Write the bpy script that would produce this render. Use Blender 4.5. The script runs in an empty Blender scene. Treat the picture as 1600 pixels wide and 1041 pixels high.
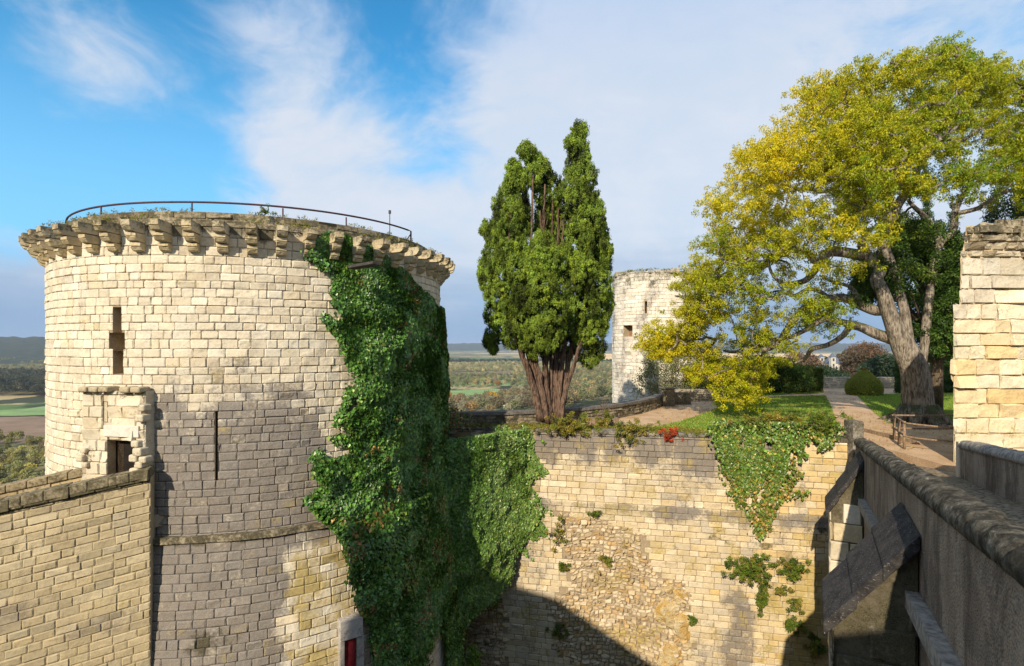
import bpy, math, random
import numpy as np
from math import radians, sin, cos, pi, sqrt
random.seed(11); rs = np.random.RandomState(7)
S = bpy.context.scene
COL = S.collection
F, HX, HY = 850.0, 800.0, 540.0            # focal length in photo pixels, principal point / horizon

# ---------------------------------------------------------------- camera
cam = bpy.data.cameras.new('camera'); camo = bpy.data.objects.new('camera', cam); COL.objects.link(camo)
camo.location = (0, 0, 0); camo.rotation_euler = (radians(90), 0, 0)
cam.sensor_width = 36; cam.lens = F/1600*36
cam.shift_y = (HY-520.5)/1600; cam.clip_end = 30000; cam.clip_start = 0.1
S.camera = camo
S.view_settings.view_transform = 'Standard'; S.view_settings.look = 'None'
S.view_settings.gamma = 1; S.view_settings.exposure = 0.28
# ---------------------------------------------------------------- sun
SUN_AZ = math.atan2(-sin(radians(24)), -cos(radians(24)))           # direction to the sun (x, y)
SUN_EL = radians(30)
sd = (sin(SUN_AZ)*cos(SUN_EL), cos(SUN_AZ)*cos(SUN_EL), sin(SUN_EL))
sun = bpy.data.lights.new('sun', 'SUN'); suno = bpy.data.objects.new('sun', sun); COL.objects.link(suno)
sun.energy = 4.9; sun.angle = radians(0.5); sun.color = (1, .87, .67)
from mathutils import Vector
suno.rotation_euler = Vector(sd).to_track_quat('Z', 'Y').to_euler()
# ---------------------------------------------------------------- world
W = bpy.data.worlds.new('World'); S.world = W; W.use_nodes = True
nt = W.node_tree; nt.nodes.clear()
def N(t, **k):
    n = NT.nodes.new(t)
    for a, b in k.items(): setattr(n, a, b)
    return n
def L(a, b): NT.links.new(a, b)
def inp(sock, v):
    if isinstance(v, bpy.types.NodeSocket): L(v, sock)
    elif v is not None: sock.default_value = v
def mth(op, a, b=None, c=None, clamp=False):
    n = N('ShaderNodeMath', operation=op, use_clamp=clamp); inp(n.inputs[0], a)
    if b is not None: inp(n.inputs[1], b)
    if c is not None: inp(n.inputs[2], c)
    return n.outputs[0]
def vmth(op, a, b=None, out=0):
    n = N('ShaderNodeVectorMath', operation=op); inp(n.inputs[0], a)
    if b is not None: inp(n.inputs[1], b)
    return n.outputs[out]
def mix(f, a, b, bt='MIX'):
    n = N('ShaderNodeMix', data_type='RGBA', blend_type=bt); inp(n.inputs[0], f)
    for s, v in ((n.inputs[6], a), (n.inputs[7], b)):
        inp(s, (*v, 1) if isinstance(v, tuple) and len(v) == 3 else v)
    return n.outputs[2]
def mapr(v, a, b, c=0., d=1., kind='SMOOTHSTEP'):
    n = N('ShaderNodeMapRange', interpolation_type=kind); inp(n.inputs[0], v)
    for i, q in enumerate((a, b, c, d)): n.inputs[i+1].default_value = q
    return n.outputs[0]
def noise(vec, sc, det=5, rough=.55, dist=0., out=0):
    n = N('ShaderNodeTexNoise'); inp(n.inputs['Vector'], vec); n.inputs['Scale'].default_value = sc
    n.inputs['Detail'].default_value = det; n.inputs['Roughness'].default_value = rough
    n.inputs['Distortion'].default_value = dist; return n.outputs[out]
NT = nt
tc = N('ShaderNodeTexCoord'); dirv = tc.outputs['Generated']
sky = N('ShaderNodeTexSky', sky_type='NISHITA', sun_disc=False, sun_elevation=SUN_EL, sun_rotation=SUN_AZ)
sky.air_density = 1.0; sky.dust_density = .6; sky.ozone_density = 3.0
skyc = vmth('MULTIPLY', sky.outputs[0], (.045, .150, .175))
sep = N('ShaderNodeSeparateXYZ'); L(dirv, sep.inputs[0]); dz = sep.outputs[2]
skyc = mix(mapr(dz, .52, .08, .0, .85), skyc, (.26, .58, .90))
def dirn(px, py):
    v = Vector(((px-HX)/F, 1, (HY-py)/F)).normalized(); return tuple(v)
def blob(px, py, r, w, px2=None):
    d = vmth('DISTANCE', dirv, dirn(px, py), out=1)
    return mapr(d, 0, r, w, 0)
def sumn(ls):
    a = ls[0]
    for b in ls[1:]: a = mth('ADD', a, b)
    return a
sv = vmth('MULTIPLY', dirv, (1, 1, 1.7))
wob = noise(sv, 2.2, 3, .5, 0, 1)
sv2 = vmth('ADD', sv, vmth('MULTIPLY', vmth('SUBTRACT', wob, (.5, .5, .5)), (.35, .35, .35)))
n1 = noise(sv2, 2.3, 8, .58); n2 = noise(sv2, 7.5, 8, .62)
hole = sumn([blob(20, 330, .55, 1.2), blob(330, -30, .55, 1.5), blob(150, 180, .40, .7), blob(600, 150, .24, .72), blob(-500, 100, .7, .6), blob(700, -40, .3, .5), blob(690, 210, .12, .35)])
extra = sumn([blob(110, 50, .22, 1.45), blob(155, 130, .16, .9), blob(430, 215, .26, .95), blob(400, 120, .18, .5), blob(540, 270, .22, .6), blob(450, 30, .18, .9), blob(520, 90, .16, .45), blob(1000, 250, .5, .4), blob(30, 480, .20, 2.4), blob(690, 480, .2, .3)])
dens = mth('ADD', mth('SUBTRACT', mth('ADD', mth('MULTIPLY', mth('SUBTRACT', n1, .5), 3.2), mth('ADD', mth('MULTIPLY', mth('SUBTRACT', n2, .5), 2.1), 1.05)), hole), extra)
cl = mapr(dens, -.45, 1.15)
# cloud tone by elevation with soft bands low down
bands = noise(vmth('MULTIPLY', dirv, (1.5, 1.5, 18)), 2.2, 4, .5)
tone = mapr(mth('ADD', dz, mth('MULTIPLY', mth('SUBTRACT', bands, .5), .12)), .015, .22)
ccol = mix(tone, (.24, .345, .52), (.55, .62, .72))
ccol = mix(mapr(n2, .35, .7), ccol, mix(tone, (.30, .40, .56), (.62, .655, .73)))
ccol = mix(mapr(dz, .38, .62), ccol, (.42, .54, .74))
lowhaze = mapr(dz, .0, .10, .75, 0)
skyall = mix(mth('MULTIPLY', cl, .93), skyc, ccol)
skyall = mix(lowhaze, skyall, (.25, .37, .56))
skyall = mix(mapr(dz, -.05, -.3), skyall, (.12, .12, .10))
bg = N('ShaderNodeBackground'); L(skyall, bg.inputs[0]); bg.inputs[1].default_value = 1.0
# the Background strength stays at 1 here because the sky texture is already scaled by about 0.1 above
wo = N('ShaderNodeOutputWorld'); L(bg.outputs[0], wo.inputs[0])

# ---------------------------------------------------------------- numeric helpers
def P(px, py, d): return np.array([(px-HX)/F*d, d, (HY-py)/F*d])
def proj(x, y, z): return HX+F*np.asarray(x)/y, HY-F*np.asarray(z)/y
def G(px, py, z=-3.4):
    d = -z*F/(py-HY); return ((px-HX)/F*d, d)
def smooth(a, b, x):
    t = np.clip((np.asarray(x, float)-a)/(b-a), 0, 1); return t*t*(3-2*t)
_perm = np.random.RandomState(3).rand(64, 64, 64)
def vn3(x, y, z):
    x, y, z = np.broadcast_arrays(np.asarray(x, float), y, z)
    xi, yi, zi = np.floor(x).astype(int), np.floor(y).astype(int), np.floor(z).astype(int)
    fx, fy, fz = x-xi, y-yi, z-zi
    fx, fy, fz = fx*fx*(3-2*fx), fy*fy*(3-2*fy), fz*fz*(3-2*fz)
    g = lambda a, b, c: _perm[(xi+a) % 64, (yi+b) % 64, (zi+c) % 64]
    l = lambda a, b, t: a+(b-a)*t
    return l(l(l(g(0,0,0), g(1,0,0), fx), l(g(0,1,0), g(1,1,0), fx), fy),
             l(l(g(0,0,1), g(1,0,1), fx), l(g(0,1,1), g(1,1,1), fx), fy), fz)
def fbm(x, y, z=0., o=4):
    s = 0; a = .5; t = 0
    for i in range(o):
        s = s+a*vn3(np.asarray(x)*2**i+i*7.3, np.asarray(y)*2**i+i*3.1, np.asarray(z)*2**i+i*5.7); t += a; a *= .5
    return s/t
def inpoly(px, py, poly):
    px = np.asarray(px, float); py = np.asarray(py, float); r = np.zeros(px.shape, bool)
    n = len(poly)
    for i in range(n):
        x1, y1 = poly[i]; x2, y2 = poly[(i+1) % n]
        if y1 == y2: continue
        c = ((y1 > py) != (y2 > py)) & (px < (x2-x1)*(py-y1)/(y2-y1)+x1)
        r ^= c
    return r

# ---------------------------------------------------------------- object helpers
def empty(name, loc=(0, 0, 0), rz=0):
    o = bpy.data.objects.new(name, None); COL.objects.link(o); o.location = loc; o.rotation_euler = (0, 0, rz); return o
def tag(o, label=None, cat=None, group=None, kind=None):
    if label: o['label'] = label
    if cat: o['category'] = cat
    if group: o['group'] = group
    if kind: o['kind'] = kind
    return o
def mesh(name, V, Fs, mats, midx=None, parent=None, smoothf=False, col=None, st=None, keep_world=True):
    """V (n,3); Fs list of arrays (m,k). midx list per array."""
    V = np.asarray(V, np.float32); me = bpy.data.meshes.new(name)
    if not isinstance(mats, (list, tuple)): mats = [mats]
    Fs = [np.asarray(f, np.int32) for f in Fs if len(f)]
    me.vertices.add(len(V))
    if parent is not None and keep_world:
        off = np.array(parent.location, np.float32); V = V-off
    me.vertices.foreach_set('co', V.ravel())
    nl = sum(f.size for f in Fs); nf = sum(len(f) for f in Fs)
    me.loops.add(nl); me.polygons.add(nf)
    me.loops.foreach_set('vertex_index', np.concatenate([f.ravel() for f in Fs]))
    ks = np.concatenate([np.full(len(f), f.shape[1]) for f in Fs])
    me.polygons.foreach_set('loop_start', np.concatenate([[0], np.cumsum(ks)[:-1]]).astype(np.int32))
    if midx is not None:
        mi = np.concatenate([np.full(len(f), m) if np.isscalar(m) else np.asarray(m) for f, m in zip(Fs, midx)])
        me.polygons.foreach_set('material_index', mi.astype(np.int32))
    me.polygons.foreach_set('use_smooth', np.full(nf, smoothf, bool))
    for nm, a in (('Col', col), ('St', st)):
        if a is not None:
            at = me.color_attributes.new(nm, 'FLOAT_COLOR', 'POINT')
            a = np.asarray(a, np.float32)
            if a.ndim == 1: a = np.tile(a, (len(V), 1))
            at.data.foreach_set('color', np.concatenate([a[:, :3], np.ones((len(V), 1), np.float32)], 1).ravel())
    for m in mats: me.materials.append(m)
    me.update(calc_edges=True); me.validate()
    o = bpy.data.objects.new(name, me); COL.objects.link(o)
    if parent is not None: o.parent = parent
    return o
class MB:
    def __init__(s): s.V = []; s.Q = []; s.n = 0; s.C = []; s.T = []
    def add(s, V, Q, col=None):
        V = np.asarray(V, float); s.V.append(V)
        for f in Q:
            (s.Q if len(f) == 4 else s.T).append([i+s.n for i in f])
        s.n += len(V); s.C.append(np.tile(np.array(col if col is not None else (.5, .5, .5)), (len(V), 1))); return s
    def box(s, x0, x1, y0, y1, z0, z1, M=None, col=None, jit=0.):
        V = np.array([(x, y, z) for z in (z0, z1) for x, y in ((x0, y0), (x1, y0), (x1, y1), (x0, y1))], float)
        if jit: V = V+rs.uniform(-jit, jit, V.shape)
        if M is not None: V = M(V)
        return s.add(V, [(3,2,1,0),(4,5,6,7),(0,1,5,4),(1,2,6,5),(2,3,7,6),(3,0,4,7)], col)
    def hexa(s, P8, col=None):     # 4 bottom, 4 top
        return s.add(P8, [(3,2,1,0),(4,5,6,7),(0,1,5,4),(1,2,6,5),(2,3,7,6),(3,0,4,7)], col)
    def tube(s, pts, rad, k=8, col=None, cap=True, fl=0.):
        pts = [np.asarray(p, float) for p in pts]; n = len(pts); V = []
        rad = [rad]*n if np.isscalar(rad) else rad
        up = np.array([.13, .21, 1.]); 
        ph = rs.rand()*6
        a = None
        for i, p in enumerate(pts):
            t = pts[min(i+1, n-1)]-pts[max(i-1, 0)]; t = t/(np.linalg.norm(t)+1e-9)
            a = np.cross(t, up if abs(t[2]) < .9 else np.array([1., .1, 0])) if a is None else a-t*(a@t)
            a = a/(np.linalg.norm(a)+1e-9); b = np.cross(a, t)
            for j in range(k):
                q = 2*pi*j/k; r = rad[i]*(1+fl*sin(3*q+ph+i*.35)+fl*.6*sin(5*q+2*ph-i*.5))
                V.append(p+r*(cos(q)*a+sin(q)*b))
        Q = [(i*k+j, i*k+(j+1) % k, (i+1)*k+(j+1) % k, (i+1)*k+j) for i in range(n-1) for j in range(k)]
        if cap:
            V.append(pts[0]); V.append(pts[-1]); c0 = n*k
            Q += [(c0, (j+1) % k, j) for j in range(k)]+[(c0+1, (n-1)*k+j, (n-1)*k+(j+1) % k) for j in range(k)]
        return s.add(V, Q, col)
    def build(s, name, mat, parent=None, sm=False, st=None):
        fs = [np.array(a) for a in (s.Q, s.T) if a]
        return mesh(name, np.concatenate(s.V), fs, mat, None, parent, sm, np.concatenate(s.C), st)

def bevel(o, w=.02, seg=2):
    m = o.modifiers.new('bevel', 'BEVEL'); m.width = w; m.segments = seg; m.limit_method = 'ANGLE'; return o

# ---------------------------------------------------------------- materials
def newmat(name):
    global NT
    m = bpy.data.materials.new(name); m.use_nodes = True; NT = m.node_tree; NT.nodes.clear()
    out = N('ShaderNodeOutputMaterial'); b = N('ShaderNodeBsdfPrincipled'); L(b.outputs[0], out.inputs[0])
    b.inputs['Roughness'].default_value = .9; b.inputs['Specular IOR Level'].default_value = .2
    return m, b, out
def attr(n):
    a = N('ShaderNodeAttribute', attribute_name=n); return a
def bump(b, h, s=.5, d=.02):
    n = N('ShaderNodeBump'); n.inputs['Strength'].default_value = s; n.inputs['Distance'].default_value = d
    L(h, n.inputs['Height']); L(n.outputs[0], b.inputs['Normal'])
def pos(): return N('ShaderNodeNewGeometry').outputs['Position']
def stone_mat(name, rough_d=.03, grain=1.):
    m, b, o = newmat(name); p = pos()
    c = attr('Col').outputs['Color']; s = attr('St').outputs['Color']
    sp = N('ShaderNodeSeparateColor'); L(s, sp.inputs[0])
    na = noise(p, 2.6, 8, .65); nb = noise(p, 14*grain, 8, .7); nc = noise(p, 70*grain, 3, .6)
    k = mth('ADD', mth('ADD', mth('MULTIPLY', na, .5), mth('MULTIPLY', nb, .55)), mth('MULTIPLY', nc, .25))   # ~.65
    base = mix(mapr(k, .45, .9), vm(c, .72), vm(c, 1.18))
    base = mix(mth('MULTIPLY', mapr(nb, .55, .75), .35), base, vmth('MULTIPLY', base, (.95, .80, .58)))
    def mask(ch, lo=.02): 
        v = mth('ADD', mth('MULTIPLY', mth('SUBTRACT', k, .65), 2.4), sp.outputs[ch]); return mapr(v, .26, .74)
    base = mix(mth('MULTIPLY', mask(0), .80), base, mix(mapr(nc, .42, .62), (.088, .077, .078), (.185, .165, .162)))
    base = mix(mth('MULTIPLY', mask(1), .85), base, mix(mapr(nb, .35, .65), (.44, .32, .09), (.34, .27, .11)))
    base = mix(mth('MULTIPLY', mask(2), .9), base, mix(mapr(nc, .4, .6), (.030, .028, .016), (.10, .085, .045)))
    L(base, b.inputs['Base Color'])
    vo = N('ShaderNodeTexVoronoi'); L(p, vo.inputs['Vector']); vo.inputs['Scale'].default_value = 16
    pit = mapr(vo.outputs['Distance'], 0, .28)
    er_ = mapr(noise(p, 3.1, 3, .5), .42, .66); h = mth('ADD', mth('MULTIPLY', mth('MULTIPLY', noise(p, 9*grain, 7, .72), er_), 2.2), mth('ADD', mth('MULTIPLY', nb, .45), mth('ADD', mth('MULTIPLY', nc, .35), mth('MULTIPLY', pit, .18))))
    bump(b, h, .7, rough_d*.5); return m
def vm(c, f): return vmth('MULTIPLY', c, (f, f, f))
M_stone = stone_mat('weathered_limestone'); M_rub = stone_mat('rubble_limestone', .05)
def mortar_mat(name, c1, c2):
    m, b, o = newmat(name); p = pos(); n_ = noise(p, 20, 6, .7)
    s = attr('St').outputs['Color']; sp = N('ShaderNodeSeparateColor'); L(s, sp.inputs[0])
    k = noise(p, 3, 7, .65)
    base = mix(mapr(n_, .3, .7), c1, c2)
    base = mix(mapr(mth('ADD', mth('MULTIPLY', mth('SUBTRACT', k, .5), 2.2), sp.outputs[0]), .45, .62), base, (.13, .12, .115))
    base = mix(mapr(mth('ADD', mth('MULTIPLY', mth('SUBTRACT', k, .5), 2.2), sp.outputs[2]), .45, .62), base, (.03, .03, .02))
    L(base, b.inputs['Base Color']); bump(b, n_, .8, .02); return m
M_mort = mortar_mat('lime_mortar', (.25, .19, .125), (.38, .30, .20))
def plain(name, c, rough=.8, var=.25, sc=8., bd=.01, metal=0., c2=None):
    m, b, o = newmat(name); n_ = noise(pos(), sc, 6, .65)
    c2 = c2 or tuple(x*(1+var*2) for x in c)
    L(mix(mapr(n_, .3, .7), tuple(x*(1-var) for x in c), c2), b.inputs['Base Color'])
    b.inputs['Roughness'].default_value = rough; b.inputs['Metallic'].default_value = metal
    bump(b, n_, .6, bd); return m
def leaf_mat(name, tr=.35, rough=.5, spec=.35):
    m, b, o = newmat(name); c = attr('Col').outputs['Color']
    L(c, b.inputs['Base Color']); b.inputs['Roughness'].default_value = rough; b.inputs['Specular IOR Level'].default_value = spec
    t = N('ShaderNodeBsdfTranslucent'); L(vmth('MULTIPLY', c, (1.25, 1.15, .6)), t.inputs[0])
    mx = N('ShaderNodeMixShader'); mx.inputs[0].default_value = tr
    L(b.outputs[0], mx.inputs[1]); L(t.outputs[0], mx.inputs[2]); L(mx.outputs[0], o.inputs[0]); return m
M_leaf = leaf_mat('foliage', .33); M_ivy = leaf_mat('ivy_leaf', .12, .38, .5); M_con = leaf_mat('conifer_foliage', .15, .6, .2)
def bark_mat(name, c1, c2, sc=1., moss=0.):
    m, b, o = newmat(name); p = vmth('MULTIPLY', pos(), (9*sc, 9*sc, 1.6*sc))
    n_ = noise(p, 1.6, 8, .65, .6); n2_ = noise(pos(), 2.2, 5, .6)
    base = mix(mapr(n_, .35, .62), c1, c2)
    base = mix(mth('MULTIPLY', mapr(n2_, .48, .66), .5), base, vmth('MULTIPLY', base, (.55, .5, .45)))
    if moss:
        g = N('ShaderNodeNewGeometry'); sx = N('ShaderNodeSeparateXYZ'); L(g.outputs['Normal'], sx.inputs[0])
        base = mix(mth('MULTIPLY', mapr(mth('ADD', sx.outputs[2], mth('MULTIPLY', mth('SUBTRACT', n2_, .5), 1.6)), .35, .8), moss), base, (.06, .075, .02))
    L(base, b.inputs['Base Color']); bump(b, n_, 1., .06); return m
M_oakbark = bark_mat('oak_bark', (.075, .06, .048), (.36, .31, .25), 1., .8)
M_cypbark = bark_mat('cypress_bark', (.035, .020, .014), (.22, .145, .105), 1.3)
M_twig = bark_mat('twig_bark', (.07, .055, .04), (.22, .17, .12), 2.)
M_wood = bark_mat('weathered_wood', (.20, .13, .08), (.42, .30, .20), 2.)
M_rust = plain('rusty_paint', (.06, .030, .038), .6, .3, 20)
M_iron = plain('dark_iron', (.06, .055, .05), .5, .3, 20)
M_dark = plain('dark_void', (.015, .012, .01), .95, .2)  # near-black colour painted in for the shade inside openings
M_red = plain('dark_red_boards', (.16, .015, .018), .6, .3, 6)

# ---------------------------------------------------------------- masonry generator
def masonry(name, mapf, u0, u1, v0, v1, ch, bl, colf, stf, parent=None, holes=(), accept=None, rough=.005, joint=.014,
            gap=.005, seed=1, mat=M_stone, back=True, bw=None, vbr=(), fac=0., pc=.10, jx=1., vscale=1., rowlim=None, uscale=1., hole_d=.45, bu=None, wav=0., off=.005, hmat=None, bulge=0.):
    R = np.random.RandomState(seed); BL = []
    v = v0; row = 0
    while v < v1-.03:
        h = min(R.uniform(.88, 1.12)*ch, v1-v)
        if v1-(v+h) < ch*.35: h = v1-v
        a, b_ = (u0, u1) if rowlim is None else rowlim(v+h/2, u0, u1)
        u = a-R.uniform(0, bl)/uscale
        cuts = [(hu0, hu1) for hu0, hu1, hv0, hv1 in holes if hv1 > v+h*.35 and hv0 < v+h*.65]
        while u < b_-1e-4:
            w = bl*(R.uniform(.62, 1.45) if R.rand() < .85 else R.uniform(1.2, 1.9))/uscale
            s, e = max(u, a), min(u+w, b_)
            segs = [(s, e)]
            for c0, c1 in cuts:
                ns = []
                for x0, x1 in segs:
                    if c1 <= x0 or c0 >= x1: ns.append((x0, x1)); continue
                    if c0 > x0: ns.append((x0, c0))
                    if c1 < x1: ns.append((c1, x1))
                segs = ns
            for x0, x1 in segs:
                if (x1-x0)*uscale > .05 and (accept is None or accept((x0+x1)/2, v+h/2)):
                    BL.append((x0, x1, v, v+h))
            u += w
        v += h; row += 1
    B = np.array(BL); n = len(B)
    fr = np.array([0, .13, .5, .87, 1.])
    U = np.repeat(fr[None, :], 5, 0); Vv = U.T.copy()        # [j,i]
    bev = .016*R.uniform(.7, 2.2, (n, 1, 1)); Uq = np.repeat(U[None], n, 0); Vq = np.repeat(Vv[None], n, 0)
    du = np.clip(bev/((B[:, 1]-B[:, 0])*uscale)[:, None, None], 0, .3); dv_ = np.clip(bev/(B[:, 3]-B[:, 2])[:, None, None], 0, .3)
    Uq = np.where(U == .13, du, np.where(U == .87, 1-du, Uq)); Vq = np.where(Vv == .13, dv_, np.where(Vv == .87, 1-dv_, Vq))
    g = gap/uscale
    bu0 = B[:, 0]+g; bu1 = B[:, 1]-g; bv0 = B[:, 2]+gap; bv1 = B[:, 3]-gap
    uu = bu0[:, None, None]+(bu1-bu0)[:, None, None]*Uq; vv = bv0[:, None, None]+(bv1-bv0)[:, None, None]*Vq
    edge = (U == 0) | (U == 1) | (Vv == 0) | (Vv == 1)
    uu = uu+np.where(edge, R.uniform(-1, 1, (n, 5, 5))*gap*.9*jx/uscale, R.uniform(-1, 1, (n, 5, 5))*.004/uscale)
    vv = vv+np.where(edge, R.uniform(-1, 1, (n, 5, 5))*gap*.9*jx, R.uniform(-1, 1, (n, 5, 5))*.003)
    rl = np.clip(np.abs(R.normal(0, 1, n))**2.5, 0, 2.5)*.8
    corner = (np.abs(U-.5) == .5) & (np.abs(Vv-.5) == .5)
    cr = R.uniform(.01, .05, (n, 1, 1))*(1+1.5*rl[:, None, None])
    uu = np.where(corner, uu+(.5-U)*cr*(bu1-bu0)[:, None, None], uu); vv = np.where(corner, vv+(.5-Vv)*cr*(bv1-bv0)[:, None, None], vv)
    tl = rough*(.35+rl[:, None, None]); ww = np.where(edge, -joint, R.normal(0, 1, (n, 1, 1))*off+R.normal(0, 1, (n, 1, 1))*tl*(U-.5)*2+R.normal(0, 1, (n, 1, 1))*tl*(Vv-.5)*2+R.normal(0, 1, (n, 5, 5))*(.0012+fac*rough))
    ww = np.maximum(ww, -joint)
    if bulge: ww = np.where(edge, ww, ww+bulge*R.uniform(.3, 1., (n, 1, 1))*(1-((U-.5)**2+(Vv-.5)**2)*1.6))
    if wav: vv = vv+wav*(fbm(uu*uscale*.9, vv*.9, seed)-.5)
    u_, v_, w_ = uu.ravel(), vv.ravel(), ww.ravel()
    V = mapf(u_, v_, w_)
    i, j = np.meshgrid(np.arange(4), np.arange(4)); q = (j*5+i).ravel()
    q = np.stack([q, q+1, q+6, q+5], 1)
    Fq = (np.arange(n)[:, None, None]*25+q[None]).reshape(-1, 4)
    c = colf(B[:, :2].mean(1), B[:, 2:].mean(1), R); col = np.repeat(c, 25, 0)
    st = stf(u_, v_)
    jt = np.repeat(R.uniform(-pc, pc, (n, 1)), 25, 0); st = np.clip(st+jt*(st > .05), 0, 1.4)
    Vs = [V]; Fl = [Fq]; mi = [0]; cols = [col]; sts = [st]; base = len(V)
    if back:
        hu = sorted(set([u0, u1]+[x for h_ in holes for x in h_[:2]]+list(np.linspace(u0, u1, bu or max(2, int((u1-u0)*uscale/.5))))))
        hv = sorted(set([v0, v1]+list(vbr)+[x for h_ in holes for x in h_[2:]]+list(np.linspace(v0, v1, max(2, int((v1-v0)/.5))))))
        hu = np.array([x for x in hu if u0 <= x <= u1]); hv = np.array([x for x in hv if v0 <= x <= v1])
        gu, gv = np.meshgrid(hu, hv); V2 = mapf(gu.ravel(), gv.ravel(), np.full(gu.size, -joint-.014 if bw is None else bw)); nu = len(hu)
        f = []
        for jj in range(len(hv)-1):
            for ii in range(nu-1):
                cu, cv = (hu[ii]+hu[ii+1])/2, (hv[jj]+hv[jj+1])/2
                if any(h_[0] < cu < h_[1] and h_[2] < cv < h_[3] for h_ in holes): continue
                k = jj*nu+ii+base; f.append((k, k+1, k+nu+1, k+nu))
        Vs.append(V2); Fl.append(np.array(f)); mi.append(1); cols.append(np.tile([.3, .25, .2], (len(V2), 1))); sts.append(stf(gu.ravel(), gv.ravel())); base += len(V2)
        for h_ in holes:
            a0, a1, b0, b1 = h_
            pu = np.array([a0, a1, a1, a0, a0, a1, a1, a0]); pv = np.array([b0, b0, b1, b1]*2); pw = np.array([-joint*.3]*4+[-hole_d]*4)
            V3 = mapf(pu, pv, pw); Vs.append(V3)
            Fl.append(np.array([(0, 4, 5, 1), (1, 5, 6, 2), (2, 6, 7, 3), (3, 7, 4, 0)])+base); mi.append(0)
            Fl.append(np.array([(4, 7, 6, 5)])+base); mi.append(2)
            cols.append(np.tile([.45, .36, .24], (8, 1))); sts.append(np.zeros((8, 3))); base += 8
    return mesh(name, np.concatenate(Vs), Fl, [mat, M_mort, hmat or M_dark], mi, parent, False, np.concatenate(cols), np.concatenate(sts))

def palette(cols, w):
    cols = np.array(cols); w = np.array(w, float)/sum(w)
    def f(u, v, R):
        k = R.choice(len(cols), len(u), p=w); m_ = cols.mean(0); return (cols[k]*.62+m_*.38)*R.uniform(.90, 1.08, (len(u), 1))
    return f
CREAM = palette([(.70, .62, .48), (.66, .58, .44), (.74, .68, .56), (.60, .51, .37), (.67, .56, .39)], [5, 4, 3, 1.5, 1])
BEIGE = palette([(.52, .42, .26), (.46, .37, .225), (.56, .47, .31), (.40, .33, .21), (.38, .33, .23)], [4, 3, 2, 2, 1])
WALLC = palette([(.66, .57, .42), (.62, .52, .36), (.70, .63, .50), (.62, .50, .30), (.52, .47, .40)], [4, 3, 3, 1.5, 1.2])
OCHRE = palette([(.66, .50, .25), (.72, .60, .40), (.60, .42, .17), (.74, .66, .50), (.55, .47, .34)], [3, 3, 1.5, 2, 1])
RUBC = palette([(.58, .46, .28), (.64, .54, .38), (.52, .32, .11), (.74, .64, .48), (.36, .28, .19)], [4, 3, 1.3, 2, 1.5])
RUIN = palette([(.76, .65, .44), (.74, .58, .33), (.78, .70, .52), (.78, .75, .68), (.70, .50, .24)], [4, 2.2, 4, 1.5, .9])
WHITE = palette([(.76, .70, .60), (.72, .65, .53), (.80, .76, .67), (.66, .58, .45)], [4, 3, 3, 1])

# ================================================================ GROUND / TERRAIN
def zt(x, y):
    r = np.hypot(x, y-15)
    z = -15-45*smooth(55, 230, r)
    z = z+44*np.exp(-((x-220)**2/(2*110**2)+(y-330)**2/(2*120**2)))*smooth(55, 230, r)
    z = z+22*np.exp(-((x-95)**2/(2*45**2)+(y-110)**2/(2*60**2)))*smooth(50, 90, r)
    R_ = np.hypot(x, y)
    z = z+92*smooth(5200, 7600, R_+1200*(fbm(x/2500, y/2500)-.5))*(.82+.30*fbm(x/1500+9, y/1500))
    hl = np.exp(-((x+2500)**2/(2*900**2)+(y-2750)**2/(2*620**2)))
    z = z+105*hl
    bumps = smooth(1500, 2500, R_)*(smooth(.15, .4, hl)+smooth(5800, 6800, R_))*14*(vn3(x/28, y/28, 0)-.5)
    return z+bumps
ang = np.radians(np.concatenate([np.arange(-60, 60, .16), np.arange(60, 300, 3.)]))
rad = 3*1.068**np.arange(0, 132)
A, Rr = np.meshgrid(ang, rad); gx, gy = np.sin(A)*Rr, np.cos(A)*Rr
gz = zt(gx, gy); V = np.stack([gx.ravel(), gy.ravel(), gz.ravel()], 1); na_, nr_ = len(ang), len(rad)
V = np.concatenate([V, [[0, 0, -15]]])
i, j = np.meshgrid(np.arange(na_), np.arange(nr_-1)); k = (j*na_+i).ravel(); k2 = (j*na_+(i+1) % na_).ravel()
Fq = np.stack([k, k2, k2+na_, k+na_], 1)[:, ::-1]
Ft = np.stack([np.arange(na_), np.roll(np.arange(na_), -1), np.full(na_, len(V)-1)], 1)
M_ground, b, o_ = newmat('valley_ground'); p = pos()
sx = N('ShaderNodeSeparateXYZ'); L(p, sx.inputs[0])
vo = N('ShaderNodeTexVoronoi'); L(vmth('MULTIPLY', p, (.0032, .0050, 0)), vo.inputs['Vector']); vo.inputs['Scale'].default_value = 1
sc_ = N('ShaderNodeSeparateColor'); L(vo.outputs['Color'], sc_.inputs[0])
nn = noise(p, .012, 6, .6); nf = noise(p, .25, 6, .7)
field = mix(mapr(sc_.outputs[0], .35, .40), (.10, .17, .045), (.27, .21, .11))
field = mix(mapr(sc_.outputs[1], .62, .66), field, (.42, .33, .16))
field = mix(mapr(nn, .50, .56), field, (.05, .055, .025))
field = mix(mapr(nf, .3, .7), vm(field, .8), vm(field, 1.15))
R2 = vmth('LENGTH', p, out=1)
forest = mix(mapr(noise(p, .03, 4, .6), .35, .65), (.018, .030, .016), (.05, .055, .03))
ff = mth('MAXIMUM', mapr(sx.outputs[2], -56, -50), 0.)
base = mix(mapr(sx.outputs[2], -57, -50), field, forest)
dirt = mix(mapr(nf, .3, .7), (.06, .07, .03), (.12, .10, .055))
base = mix(mapr(R2, 230, 320), dirt, base); L(base, b.inputs['Base Color']); bump(b, nf, .5, .3)
g = mesh('ground', V, [Fq, Ft], M_ground, None, None, True); tag(g, kind='structure')

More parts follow.
